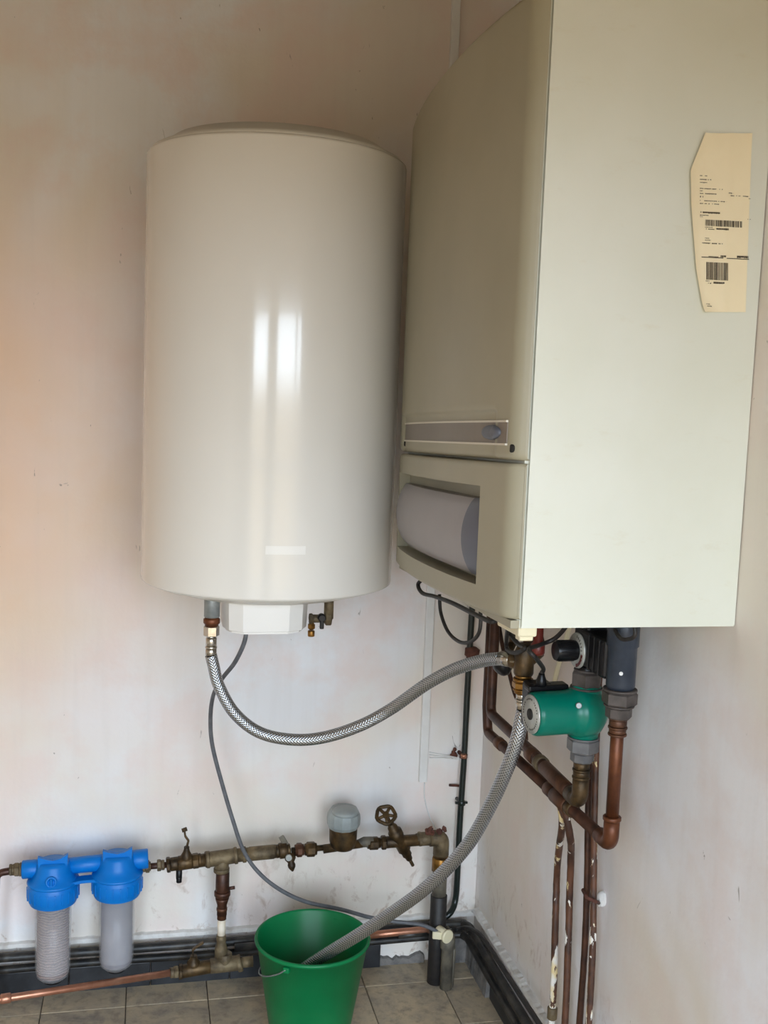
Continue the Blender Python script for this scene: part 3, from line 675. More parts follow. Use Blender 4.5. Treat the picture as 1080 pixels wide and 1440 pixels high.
# branch: right side of the filter -> ball valve -> tee -> coupling -> meter -> stop valve -> elbow
pts_line = {k: M_(*v_) for k, v_ in dict(a=(202, 1219), b=(222, 1217), c=(238, 1216), d=(292, 1208), e=(340, 1201), f=(398, 1197), g=(425, 1195), h=(455, 1192), i=(510, 1186), j=(545, 1184), k=(575, 1182), l=(598, 1180), m=(622, 1178)).items()}
pl_ = pts_line
mp = thing('mains_water_pipe', 'limescaled brass mains pipe running along the back wall above the floor', 'pipe', pl_['d'])
bm = B(); tube(bm, [pl_['a'], pl_['c']], .0075, 14); obj('copper_stub', bm, 'copper_dark', mp)
bm = B(); fitting(bm, pl_['a']-Vector((.002, 0, 0)), pl_['b']-pl_['a'], ((.006, .0125, 'c'), (.010, .015, 'h'), (.003, .011, 'c'))); obj('compression_nut', bm, 'brass_dirty', mp); bm = B(); fitting(bm, pl_['b']-Vector((.002, 0, 0)), (1, 0, .04), ((.010, .014, 'h'), (.008, .012, 'c'))); obj('compression_nut', bm, 'brass_dirty', mp)
dl = (pl_['e']-pl_['d']).normalized()
T0 = M_(312, 1206)
bm = B(); cyl(bm, T0-dl*.036, T0+dl*.036, .0185, 24, .002); cyl(bm, T0-dl*.038, T0-dl*.03, .0205, 24, .001); cyl(bm, T0+dl*.03, T0+dl*.038, .0205, 24, .001); cyl(bm, T0, T0-Vector((0, 0, .034)), .0175, 24, .001); cyl(bm, T0-Vector((0, 0, .026)), T0-Vector((0, 0, .036)), .0195, 24, .001); obj('tee', bm, 'brass_dirty', mp)
bm = B(); cyl(bm, M_(262, 1213), T0-dl*.03, .0158, 20); hexnut(bm, M_(288, 1209), M_(296, 1208), .0195, 8); obj('nipple', bm, 'brass_old', mp)
bm = B(); cyl(bm, T0+dl*.036, M_(388, 1197), .0165, 24); cyl(bm, M_(341, 1202), M_(346, 1201.5), .0195, 24, .001); cyl(bm, M_(350, 1201), M_(386, 1197.5), .0175, 24, .002); obj('wide_pipe', bm, 'brass_dirty', mp)
bm = B(); cyl(bm, M_(410, 1196), M_(462, 1191.5), .0075, 16); obj('thin_pipe', bm, 'brass_old', mp)
bm = B(); cyl(bm, M_(500, 1187), M_(560, 1183), .0095, 16); obj('thin_pipe', bm, 'brass_old', mp)
for x_a, x_b, yy_, r_, mm in ((417, 425, 1195.5, .0175, 'copper_old'), (431, 443, 1194.5, .0185, 'brass_old'), (519, 532, 1186, .0165, 'brass_old'), (588, 593, 1180, .0185, 'brass_dirty')):
    bm = B(); a_, b_ = M_(x_a, yy_), M_(x_b, yy_-.5); hexnut(bm, a_, b_, r_, 8); cyl(bm, a_-dl*.004, b_+dl*.004, r_*.8, 20); obj('union_nut', bm, mm, mp)
bm = B(); tube(bm, [M_(500, 1187), M_(512, 1184), M_(524, 1184)], [.008, .013, .0135], 18); obj('tapered_union', bm, 'lead', mp)
# elbow down, brass collar, grey pipe, black sleeve
EL = M_(621, 1178)
bm = B(); cyl(bm, M_(590, 1180), M_(606, 1179), .0175, 24, .001); tube(bm, bend_path([M_(604, 1179), EL, EL-Vector((0, 0, .045))], .03), .0205, 20); obj('elbow', bm, 'brass_dirty', mp)
zc_ = EL.z
def zat(py): return P(622, py, y=ML).z
bm = B(); cyl(bm, (EL.x, ML, zat(1205)), (EL.x, ML, zat(1224)), .0225, 8, .001); obj('brass_collar', bm, 'brass', mp)
bm = B(); cyl(bm, (EL.x, ML, zat(1223)), (EL.x, ML, zat(1262)), .0185, 24); obj('grey_riser', bm, 'lead', mp)
bm = B(); cyl(bm, (EL.x, ML, zat(1258)), (EL.x, ML, 0), .0215, 24, .001); obj('black_sleeve', bm, 'black_rubber', mp, 'black plastic sleeve on the riser down to the floor')
bm = B(); q = M_(613, 1172, ML-.012)
random.seed(3)
for k in range(7):
    c_ = q+Vector((random.uniform(-.022, .022), random.uniform(-.006, .004), random.uniform(-.004, .014))); bmesh.ops.create_icosphere(bm, subdivisions=2, radius=random.uniform(.005, .009), matrix=Matrix.Translation(c_) @ Matrix.Diagonal((1, .8, random.uniform(.7, 1.2), 1)))

for v_ in bm.verts: v_.co += Vector((mn.noise(v_.co*160), mn.noise(v_.co*160+Vector((9, 0, 0))), mn.noise(v_.co*160+Vector((0, 9, 0)))))*.005
obj('clamp', bm, 'rust', mp)

# ball valves on the mains line
def lever(bm, base, pts_, w_=.009, th=.003):
    pts_ = [Vector(base)+Vector(p) for p in pts_]
    for a_, b_ in zip(pts_, pts_[1:]):
        d_ = b_-a_; u_ = Vector((0, 1, 0)); n_ = d_.cross(u_); obox(bm, (a_+b_)/2, d_, u_, n_, d_.length+th, w_, th*1.6, .001)
v1 = thing('ball_valve', 'tarnished brass drain cock with raised lever beside the blue filter', 'valve', M_(262, 1213))
bm = B(); fitting(bm, M_(234, 1216.5), dl, ((.010, .0185, 'o'), (.018, .0165, 'c'), (.034, .0175, 'c'), (.016, .0185, 'o'), (.006, .0165, 'c'))); q = M_(262, 1213); lathe(bm, [(.0145, 0), (.0135, .02), (.009, .028), (.0065, .036), (.0065, .042)], q, (0, -.1, 1), 20); obj('valve_body', bm, 'brass_old', v1)
bm = B(); lever(bm, q, ((0, -.004, .04), (.004, -.005, .058), (-.004, -.006, .070), (-.006, -.006, .084))); cyl(bm, q+Vector((-.012, -.006, .084)), q+Vector((.0, -.006, .088)), .005, 12); obj('valve_lever', bm, 'brass_old', v1)
bm = B(); q2 = M_(252, 1222); cyl(bm, q2, q2+Vector((0, -.004, -.024)), .0075, 16, .001); cyl(bm, q2+Vector((0, -.004, -.018)), q2+Vector((0, -.005, -.032)), .0068, 16, .001); obj('drain_cap', bm, 'black_plastic', v1)
v2 = thing('ball_valve', 'small brass valve with grey butterfly lever to the left of the water meter', 'valve', M_(405, 1197))
bm = B(); fitting(bm, M_(388, 1197.5), dl, ((.008, .0165, 'c'), (.02, .0195, 'c'), (.008, .015, 'c'))); q = M_(407, 1200); lathe(bm, [(.013, 0), (.014, .014), (.008, .022), (.010, .028), (.009, .034), (.002, .044)], q, (.18, -.45, -1), 18); obj('valve_body', bm, 'brass_old', v2)
bm = B(); q = M_(400, 1184); obox(bm, q, (.5, 0, -.85), (0, 1, 0), (.85, 0, .5), .036, .005, .014, .002); obox(bm, q+Vector((.010, 0, -.018)), (.7, 0, -.7), (0, 1, 0), (.7, 0, .7), .02, .006, .010, .002); obj('butterfly_lever', bm, 'lead', v2)
bm = B(); q = M_(406, 1206, ML-.024); cyl(bm, q+Vector((0, .004, 0)), q-Vector((0, .004, 0)), .008, 18, .001); obj('pale_disc', bm, 'plate', v2)
# water meter
wm = thing('water_meter', 'round water meter with grey cap and brass body on the mains pipe', 'water meter', M_(482, 1190))
mc = M_(482, 1190); zt_, zm_, zb2 = P(482, 1128, y=ML-.03).z, P(482, 1170, y=ML-.03).z, P(482, 1199, y=ML-.03).z
bm = B(); lathe(bm, [(.012, zb2-.004), (.026, zb2-.001), (.032, zb2+.007), (.0345, zb2+.02), (.0355, zm_+.002), (.036, zm_+.010)], (mc.x, ML, 0), (0, 0, 1), 40); cyl(bm, mc-dl*.05, mc+dl*.05, .011, 20); obj('meter_body', bm, 'brass_old', wm)
bm = B(); lathe(bm, [(.037, zm_+.000), (.0415, zm_+.008), (.0425, zm_+.024), (.041, zm_+.036), (.036, zm_+.046), (.033, zm_+.050)], (mc.x, ML, 0), (0, 0, 1), 12, False); autosmooth(obj('meter_cap', bm, 'meter_grey', wm), 22)
bm = B(); lathe(bm, [(.034, zm_+.046), (.030, zm_+.053), (.024, zm_+.0555), (.001, zm_+.0565)], (mc.x, ML-.002, 0), (0, -.04, 1), 32); obox(bm, (mc.x-.002, ML-.037, zm_+.046), (1, 0, 0), (0, 1, .6), (0, -.6, 1), .026, .006, .008, .002); obj('hinged_lid', bm, 'meter_grey', wm)
# slanted stop valve with hand wheel
sv_ = thing('stop_valve', 'old brass slanted stop valve with a small round handwheel', 'valve', M_(565, 1183))
sc_ = M_(563, 1184); dr = (M_(545, 1150, ML-.02)-M_(576, 1208, ML-.0)).normalized()
bm = B(); cyl(bm, M_(538, 1185), M_(590, 1181), .0150, 22, .001); hexnut(bm, M_(536, 1185), M_(543, 1184.5), .018, 8)
lathe(bm, [(.006, -.062), (.0085, -.058), (.0095, -.046), (.0125, -.044), (.0125, -.030), (.017, -.026), (.017, .018), (.0185, .022), (.0185, .036), (.014, .038), (.0125, .052), (.009, .056), (.009, .062)], sc_, dr, 14); obj('valve_body', bm, 'brass_old', sv_)
bm = B(); cyl(bm, sc_+dr*.058, sc_+dr*.093, .005, 12); obj('spindle', bm, 'brass_old', sv_)
bm = B(); lp = sc_-dr*.06; cyl(bm, lp, lp-dr*.022, .0045, 12, .001); obj('drain_pin', bm, 'brass_old', sv_)
bm = B(); wc = sc_+dr*.091; wd = (dr+Vector((.25, -.75, .1))).normalized(); u_, v_, _ = frame(wd)
ringp = [wc+(u_*math.cos(2*PI*k/24)+v_*math.sin(2*PI*k/24))*(.0235*(1+.05*math.cos(5*2*PI*k/24))) for k in range(25)]
tube(bm, ringp, .0048, 10, False); bmesh.ops.remove_doubles(bm, verts=bm.verts, dist=1e-5)
cyl(bm, wc-wd*.006, wc+wd*.006, .008, 16, .001)
for k in range(5):
    a_ = 2*PI*k/5; e_ = wc+(u_*math.cos(a_)+v_*math.sin(a_))*.022; cyl(bm, wc, e_, .0042, 8)
obj('handwheel', bm, 'brass_old', sv_)

# riser and lower branch at floor level
rs = thing('branch_riser', 'vertical brass branch with a small cock from the mains tee down to the floor line', 'pipe', (T0.x, ML, .06))
rx = M_(313, 1240).x
def zr(py): return P(314, py, y=ML).z
bm = B(); cyl(bm, (rx, ML, zr(1226)), (rx, ML, zr(1262)), .0172, 10, .002); cyl(bm, (rx, ML, zr(1253)), (rx, ML, zr(1259)), .020, 20, .001); lathe(bm, [(.017, zr(1262)), (.0155, zr(1266)), (.012, zr(1272)), (.0125, zr(1286))], (rx, ML, 0), seg=20); cyl(bm, (rx+.012, ML, zr(1250)), (rx+.030, ML-.004, zr(1248)), .0042, 10); obj('cock_body', bm, 'copper_dark', rs)
bm = B(); cyl(bm, (rx, ML, zr(1276)), (rx, ML, zr(1292)), .0115, 18); cyl(bm, (rx, ML, zr(1276)), (rx, ML, zr(1280)), .0135, 18, .001); obj('copper_collar', bm, 'copper_old', rs)
bm = B(); cyl(bm, (rx, ML, zr(1290)), (rx, ML, zr(1318)), .0102, 20); obj('pale_pipe', bm, 'riser_white', rs, 'pale limescaled middle piece of the riser')
bm = B(); lathe(bm, [(.0115, zr(1314)), (.0125, zr(1320)), (.011, zr(1324)), (.0155, zr(1334)), (.0155, zr(1345))], (rx, ML, 0), seg=20); obj('reducer', bm, 'brass_dirty', rs)
t2 = Vector((M_(316, 1357).x, ML, P(316, 1357, y=ML).z))
lb = thing('floor_branch_pipe', 'limescaled brass tee and cock at floor level feeding the low copper pipe', 'pipe', t2)
bm = B(); cyl(bm, t2-Vector((.036, 0, 0)), t2+Vector((.036, 0, .003)), .0185, 22, .002); cyl(bm, t2, t2+Vector((0, 0, .032)), .0175, 22, .002); cyl(bm, t2+Vector((.03, 0, 0)), t2+Vector((.042, 0, .003)), .0215, 8, .002); cyl(bm, t2+Vector((.04, 0, .003)), t2+Vector((.07, 0, .004)), .013, 16); obj('tee', bm, 'brass_dirty', lb)
v3 = thing('ball_valve', 'small brass cock with a bent lever just above the floor', 'valve', P(272, 1362, y=ML))
q = P(272, 1362, y=ML); bm = B(); cyl(bm, q-Vector((.03, .004, .003)), t2-Vector((.03, 0, 0)), .0165, 18, .002); lathe(bm, [(.017, 0), (.016, .018), (.010, .024), (.008, .034)], q, (0, 0, 1), 18); hexnut(bm, q-Vector((.036, .004, .003)), q-Vector((.026, .004, .003)), .0185, 8); obj('valve_body', bm, 'brass_old', v3)
bm = B(); lever(bm, q+Vector((0, 0, .034)), ((0, 0, -.008), (-.003, -.002, .016), (.006, -.003, .024), (.022, -.004, .034))); obj('valve_lever', bm, 'brass_old', v3)
lp_ = thing('low_copper_pipe', 'bright copper pipe sloping along the floor in front of the blue filter', 'pipe', P(120, 1390, y=-.16))
a_, b_ = q-Vector((.037, .004, .003)), P(8, 1404, y=-.185)
bm = B(); tube(bm, [a_, b_, b_+(b_-a_).normalized()*.25], .0085, 16); obj('pipe', bm, 'copper_light', lp_)
bm = B(); dv = (b_-a_).normalized(); hexnut(bm, a_, a_+dv*.012, .0155); cyl(bm, a_+dv*.010, a_+dv*.02, .0125, 18, .001); obj('compression_nut', bm, 'brass_dirty', lp_)
bm = B(); cyl(bm, b_-dv*.012, b_+dv*.012, .0115, 18, .002); obj('solder_joint', bm, 'copper_light', lp_)

# ---------------------------------------------------------------- dark pipes running round the foot of the walls
def dark_run(label, yb, zb_, r, xe, mat, end_y=None, xr=None):
    t_ = thing('skirting_pipe', label, 'pipe', (-.8, yb, zb_)); bm = B()
    pts_ = [(XL+.03, yb, zb_)]
    x = -2.2
    while x < -.15: pts_.append((x, yb+random.uniform(-.002, .002), zb_+random.uniform(-.002, .002))); x += .3
    pts_ += [(-.085, yb, zb_+.004), (-.04, yb-.018, zb_+.006), (xr, -.10, zb_+.006)]
    y = -.3
    while y > YJ+.1: pts_.append((xr+random.uniform(-.002, .0), y, zb_+random.uniform(-.003, .002)+.004)); y -= .3
    tube(bm, smooth_path(pts_, 6), r, 12); obj('pipe', bm, mat, t_); return t_
def zk(px, py, y=-.03): return P(px, py, y=y).z
dark_run('upper grimy black pipe running along the wall above the black skirting', -.034, .110, .0115, 0, 'black_pipe', xr=-.032)
dark_run('lower grimy black pipe running along the wall just above the black skirting', -.030, .077, .0100, 0, 'black_pipe', xr=-.036)
cc = thing('skirting_copper_pipe', 'short reddish copper pipe with dark flaking paint behind the bucket by the riser', 'pipe', P(570, 1310, y=-.06))
bm = B(); tube(bm, [P(500, 1317, y=-.062), P(560, 1311, y=-.062), P(612, 1306, y=-.062), P(632, 1312, y=-.05)], .0095, 14); obj('pipe', bm, 'copper_light', cc)
bm = B(); tube(bm, [P(330, 1333, y=-.062), P(505, 1316.5, y=-.062)], .0105, 14); cyl(bm, P(560, 1316, y=-.064), P(600, 1312, y=-.064), .0085, 12); obj('painted_pipe', bm, 'black_pipe', cc)

# dark green gas pipe in the corner
gp = thing('corner_pipe', 'dark green painted pipe descending the back wall beside the corner', 'pipe', (P(655, 1100, y=-.035).x, -.035, .2))
gpx = [(684, 560), (661, 905), (653, 1060), (647, 1150), (643, 1235), (640, 1268), (633, 1284), (622, 1292)]
bm = B(); tube(bm, smooth_path([P(a_, b_, y=-.032 if i < 6 else -.05) for i, (a_, b_) in enumerate(gpx)], 6), .0082, 14, wob=.04); obj('pipe', bm, 'dark_paint', gp)
for (px, py, mat) in ((652, 1063, 'rust'), (649, 1129, 'dark_paint')):
    q = P(px, py, y=-.032); bm = B(); cyl(bm, q-Vector((0, 0, .006)), q+Vector((0, 0, .006)), .0105, 18, .001); cyl(bm, q, Vector((q.x-.004, .004, q.z)), .005, 10)
    if mat == 'rust':
        for k in range(6): bmesh.ops.create_icosphere(bm, subdivisions=2, radius=random.uniform(.005, .009), matrix=Matrix.Translation(q+Vector((random.uniform(-.024, -.010), .022, random.uniform(-.012, .012)))))
    else: obox(bm, q+Vector((0, .002, 0)), (1, 0, 0), (0, 1, 0), (0, 0, 1), .034, .008, .006, .001)
    obj('pipe_clip', bm, mat, gp)
q = P(652, 1063, y=-.0425); bm = B(); cyl(bm, q-Vector((0, 0, .005)), q+Vector((0, 0, .005)), .0075, 16); obj('bright_band', bm, 'copper_light', gp, 'bare bright band under the clip')
bm = B(); q = P(639, 1105, y=-.008); tube(bm, [q+Vector((-.012, .006, 0)), q+Vector((0, -.006, .003)), q+Vector((.012, -.004, .001))], .0035, 8); tag(obj('wall_hook', bm, 'rust'), 'small dark metal hook in the back wall beside the corner pipe', 'hook')

# cable trunking
tk = thing('cable_trunking', 'narrow white cable trunking running down the back wall behind the boiler', 'trunking', (-.165, 0, P(599, 1100, y=-.01).z))
zt0 = P(599, 1100, y=-.012).z
xa, xb = P(590, 1100, y=-.014).x, P(599.5, 1100, y=-.014).x
bm = B(); box(bm, (xa, -.013, zt0), (xb, .003, 2.6), .001); obj('trunking_base', bm, 'white_plastic', tk)
bm = B(); box(bm, (xa-.0015, -.0165, zt0+.001), (xb+.0015, -.0125, 2.6), .0015); obj('trunking_lid', bm, 'white_plastic', tk)
bm = B(); q1 = P(597, 1101, y=-.004); tube(bm, smooth_path([q1, P(597, 1120, y=-.004), P(603, 1145, y=-.005), P(614, 1168, y=-.03)], 6), .0016, 8); tag(obj('thin_wire', bm, 'white_plastic'), 'thin pale wire from the trunking down to the rusty pipe clamp', 'wire')
for dz in (0, 3, 6):
    bm = B(); tube(bm, smooth_path([P(604, 1058+dz*1.3, y=-.005), P(625, 1062+dz*.7, y=-.006), P(646, 1066+dz*.4, y=-.03)], 5), .0012, 6)
    tag(obj('earth_wire', bm, 'white_plastic'), {0: 'uppermost', 3: 'middle', 6: 'lowest'}[dz]+' of the three thin earth wires between the trunking and the corner pipe clip', 'wire', 'thin earth wires')

# grey power cable and plug
pc = thing('power_cable', 'grey power cable hanging from the water heater down to a cream plug', 'cable', P(345, 897, y=-.40))
rt = [((347, 885), -.38), ((343, 905), -.38), ((330, 932), -.36), ((312, 955), -.31), ((300, 978), -.24), ((296, 1010), -.2), ((299, 1050), -.18), ((314, 1108), -.17), ((328, 1155), -.17), ((342, 1195), -.17), ((362, 1225), -.17), ((392, 1250), -.165), ((430, 1268), -.16), ((480, 1279), -.15), ((520, 1290), -.14), ((555, 1296), -.15), ((590, 1300), -.155), ((611, 1308), -.155), ((620, 1316), -.15)]
bm = B(); tube(bm, smooth_path([P(*q, y=yy_) for q, yy_ in rt], 6), .0049, 12); obj('cable', bm, 'grey_cable', pc)
bm = B(); q = P(628, 1317, y=-.165); d_ = (P(618, 1314, y=-.150)-q).normalized(); cyl(bm, q, q+Vector((-.016, .028, .004)), .0145, 20, .002); obox(bm, q+Vector((-.022, .012, .002)), (1, -.4, 0), (.4, 1, 0), (0, 0, 1), .022, .022, .02, .003); obj('plug', bm, 'cream_plastic', pc)
bm = B(); cyl(bm, q+Vector((.004, -.004, 0)), q+Vector((.0, .004, .0)), .0175, 28, .002); obj('plug_cap', bm, 'cream_plastic', pc, 'round cream face of the plug')
cdt = thing('floor_conduit', 'stubby grey-brown pipe standing on the floor below the cream plug', 'pipe', (P(629, 1380, y=-.14).x, -.14, 0))
qx = P(629, 1378, z=0); qy = -.145
px_ = P(628, 1360, y=qy).x
bm = B(); lathe(bm, [(.0155, 0), (.0155, .105), (.019, .11), (.0195, .132), (.016, .137), (.014, .139)], (px_, qy, 0), seg=24); obj('pipe', bm, 'lead', cdt)
bm = B(); tube(bm, [(px_+.016, qy+.004, .0), (px_+.019, qy+.004, .09), (px_+.016, qy+.012, .135), (px_+.004, qy+.03, .15)], .0055, 10); obj('strap', bm, 'lead', cdt)
bm = B(); tube(bm, smooth_path([P(640, 1308, y=-.10), P(655, 1305, y=-.085), P(672, 1312, x=-.055), P(690, 1335, x=-.05), P(716, 1375, x=-.047), P(742, 1415, x=-.047), P(775, 1465, x=-.047)], 6), .0062, 10); tag(obj('floor_cable', bm, 'black_rubber'), 'black cable running round the corner along the right wall skirting', 'cable')

# ---------------------------------------------------------------- heating pipes on the right wall
XA = -.115
def A_(px, py, x=XA): return P(px, py, x=x)
UP = thing('heating_pipe', 'brown copper heating pipe from behind the hose to the elbow under the green pump', 'pipe', A_(690, 1003))
pB = A_(815, 1128); pT = A_(690, 1003); 
yP = pB.y   # pump column
colx = XA
pc_x, pc_y = colx, pB.y
ztop = A_(690, 880).z
bm = B(); tube(bm, bend_path([(pT.x, pT.y, BZ0+.02), (pT.x, pT.y, pT.z), (pT.x, (pT.y+pB.y)/2, (pT.z+pB.z)/2+.004), (pB.x, pB.y+.03, pB.z)], .02), .0115, 16); obj('pipe', bm, 'copper_dark', UP)
bm = B(); tube(bm, bend_path([(pB.x, pB.y+.045, pB.z), (pB.x, pB.y, pB.z), (pB.x, pB.y, pB.z+.05)], .022), .0150, 18); obj('brass_elbow', bm, 'brass_old', UP)
dp = (Vector((pB.x, pB.y+.03, pB.z))-pT).normalized()
for k_, (t0, t1, r_, mm) in enumerate(((.50, .57, .0155, 'copper_old'), (.60, .64, .0165, 'brass_dirty'), (.66, .9, .0145, 'copper_old'))):
    a_, b_ = pT.lerp(pB, t0), pT.lerp(pB, t1); bm = B(); cyl(bm, a_, b_, r_, 20, .002); obj('coupling', bm, mm, UP)
LP = thing('heating_pipe', 'brown copper return pipe with a tee, ending in an elbow and the tallest riser', 'pipe', A_(860, 1195))
XB = -.105
r1 = P(862, 1000, x=XB); e2 = P(866, 1196, x=XB); l0 = P(686, 1030, x=XB)
ry = (r1.y+e2.y)/2
bm = B(); tube(bm, [(XB, ry, e2.z+.03), (XB, ry, 1.02)], .0112, 20); obj('riser', bm, 'copper', LP)
bm = B(); tube(bm, bend_path([(XB, ry+.045, e2.z), (XB, ry, e2.z), (XB, ry, e2.z+.045)], .022), .0138, 20); cyl(bm, (XB, ry, e2.z+.044), (XB, ry, e2.z+.052), .0158, 22, .0015); obj('elbow', bm, 'copper', LP)
bm = B(); tube(bm, bend_path([(XB, l0.y+.015, 1.19), (XB, l0.y+.015, l0.z+.06), (XB, l0.y, l0.z), (XB, ry+.03, e2.z)], .02), .0112, 16); obj('pipe', bm, 'copper_dark', LP)
Pe = Vector((XB, ry+.03, e2.z)); Ps = Vector((XB, l0.y, l0.z))
def along(px): 
    best = min((abs(pj_x(Ps.lerp(Pe, k/200))-px), k/200) for k in range(201)); return Ps.lerp(Pe, best[1])
def pj_x(p):
    c = ROT.transposed() @ (Vector(p)-CAM); return 540+FPX*c.x/-c.z
for xa_, xb_, r_, mm in ((700, 707, .0135, 'copper_old'), (771, 781, .0145, 'copper_old'), (781, 800, .0165, 'copper_old'), (800, 806, .0145, 'brass_old')):
    bm = B(); cyl(bm, along(xa_), along(xb_), r_, 20, .002); obj('coupling', bm, mm, LP)
# two small flaking pipes dropping from the tee
tq = along(790)
for (lab_, px0, px1, off, mat, grp) in (('left flaking painted copper pipe dropping from the tee to the floor', 790, 780, .018, 'flaky', None), ('right flaking painted copper pipe with an offset bend dropping from the tee', 798, 797, -.014, 'flaky', None)):
    tt = thing('flaking_pipe', lab_, 'pipe', (-.045, tq.y, 0))
    xw = -.045
    if off > 0: pts_ = [tq+Vector((.0, .012, -.005)), Vector((XB+.01, tq.y+.015, tq.z-.05)), P(784, 1215, x=xw), P(781, 1300, x=xw), P(778, 1400, x=xw)]
    else: pts_ = [tq+Vector((0, -.012, -.005)), P(802, 1178, x=XB+.02), P(803, 1200, x=xw-.01), P(801, 1260, x=xw), P(799, 1330, x=xw), P(795, 1430, x=xw)]
    last = pts_[-1]; pts_.append(Vector((xw, last.y, .0)))
    bm = B(); tube(bm, smooth_path(pts_, 8), .0072, 12, wob=.05); obj('pipe', bm, mat, tt)
    if off > 0:
        q = P(777, 1424, x=xw); bm = B(); cyl(bm, (xw, last.y, q.z-.015), (xw, last.y, q.z+.012), .0105, 16, .002); obj('coupling', bm, 'brass_dirty', tt)
# twin pipes behind the pump
for k_, (lab_, px_t, px_m, px_b, dx_, mat) in enumerate((('left thin brown copper pipe behind the green pump down the right wall', (829, 1060), (826, 1230), (815, 1440), 0, 'copper_dark'), ('right thin copper pipe with black and white flaking lower end behind the pump', (838, 1060), (835, 1225), (828, 1440), 0, 'flaky'))):
    xw = -.04; a_, b_, c_ = P(*px_t, x=xw), P(*px_m, x=xw), P(*px_b, x=xw)
    tt = thing('wall_pipe', lab_, 'pipe', (xw, b_.y, 0)); bm = B()
    tube(bm, smooth_path([(xw, a_.y+.01, BZ0+.003), a_, b_, P((px_m[0]+px_b[0])/2+2, 1330, x=xw), c_, (xw, c_.y, 0)], 8), .0066, 12, wob=.04); obj('pipe', bm, mat, tt)
# wall clip with white plug
cl = thing('pipe_clip', 'rusty pipe clip with a white plaster blob on the right wall', 'pipe clip', P(842, 1265, x=-.0))
bm = B(); a_ = P(821, 1255, x=-.052); b_ = P(843, 1270, x=-.006); tube(bm, [a_+Vector((0, .004, .003)), P(826, 1263, x=-.056), P(836, 1267, x=-.045), b_], .004, 8); obj('clip_band', bm, 'rust', cl)
bm = B(); q = P(846, 1264, x=-.004); bmesh.ops.create_icosphere(bm, subdivisions=3, radius=.013, matrix=Matrix.Translation(q) @ Matrix.Diagonal((.9, .9, 1.25, 1)))
for v_ in bm.verts: v_.co += Vector((1, 1, 1))*.002*mn.noise(v_.co*200)
obj('plaster_blob', bm, 'plaster', cl)

# ---------------------------------------------------------------- circulation pump
PX, PY_ = colx, pB.y
def zp(py): return P(823, py, x=PX).z
pz = zp(1000)
pu = thing('circulation_pump', 'green circulation pump with a round silver face plate, mounted under the boiler', 'pump', (PX, PY_, pz))
ax = Vector((-1, -.10, .0)).normalized()
bm = B(); o_ = Vector((PX, PY_, pz))
lathe(bm, [(.010, -.035), (.030, -.030), (.042, -.018), (.0465, -.004), (.0475, .012), (.0465, .020), (.043, .026), (.0405, .032), (.039, .04), (.039, .096), (.038, .102), (.0355, .105)], o_, ax, 48)
bm2 = B(); lathe(bm2, [(.022, -.052), (.026, -.046), (.030, -.02), (.033, 0), (.030, .02), (.026, .046), (.022, .052)], o_, (0, 0, 1), 32); obj('volute', bm2, 'pump_green', pu)
autosmooth(obj('motor_housing', bm, 'pump_green', pu), 40)
fc = o_+ax*.1052
bm = B(); lathe(bm, [(.001, .0), (.034, .0), (.0345, .0015), (.034, .003), (.001, .003)], fc, ax, 40); pp = obj('face_plate', bm, 'plate', pu, 'silver round face plate')
bm = B(); lathe(bm, [(.001, 0), (.010, 0), (.010, .0035), (.007, .005), (.001, .005)], fc+ax*.0015, ax, 24); obj('vent_screw', bm, 'dark', pp)
bm = B(); uu, vv, _ = frame(ax)
for k in range(34):
    a_ = 2*PI*k/34
    if k % 6 == 5: continue
    p_ = fc+ax*.0034+(uu*math.cos(a_)+vv*math.sin(a_))*.027; obox(bm, p_, (uu*-math.sin(a_)+vv*math.cos(a_)), uu*math.cos(a_)+vv*math.sin(a_), ax, .0022, .0034*random.uniform(.5, 1), .0003)
o = obj('plate_print', bm, 'ink', pp)
bm = B(); obox(bm, o_+ax*.080+Vector((0, .040, .006)), ax, (0, 1, 0), (0, 0, 1), .05, .040, .082, .006); obj('terminal_box', bm, 'black_plastic', pu)
bm = B(); g_ = P(766, 962, y=PY_-.01); gq = o_+ax*.082+Vector((0, .02, .056)); lathe(bm, [(.008, 0), (.010, .002), (.009, .012), (.006, .02), (.005, .024)], gq-Vector((0, 0, .012)), (0, 0, 1), 16); obox(bm, gq-Vector((-.014, -.010, .016)), ax, (0, 1, 0), (0, 0, 1), .08, .03, .012, .004); obj('cable_gland', bm, 'black_plastic', pu)
for s_, (dx, dy, dz) in enumerate(((.030, -.036, .022),)):
    q = o_+ax*dx+Vector((0, dy, dz)); bm = B(); cyl(bm, q, q+Vector((-.3, -1, .25)).normalized()*.006, .0055, 16, .001); obj('bolt', bm, 'zinc', pu)
# nuts above and below
bm = B(); fitting(bm, (PX, PY_, zp(967)), (0, 0, 1), ((.004, .029, 'c'), (.028, .0285, 'h'), (.004, .024, 'c'))); obj('upper_nut', bm, 'iron_nut', pu)
bm = B(); fitting(bm, (PX, PY_, zp(1037)), (0, 0, -1), ((.003, .0285, 'c'), (.026, .0290, 'h'), (.018, .0215, 'o'))); obj('lower_nut', bm, 'grey_nut', pu)
bm = B(); fitting(bm, (PX, PY_, pB.z+.045), (0, 0, 1), ((.004, .0165, 'c'), (.010, .0150, 'c'), (.004, .0165, 'c'), (.012, .0150, 'c'), (.004, .0175, 'c'), (max(.004, zp(1068)-pB.z-.079), .0155, 'c'))); obj('brass_adapter', bm, 'brass_old', pu)

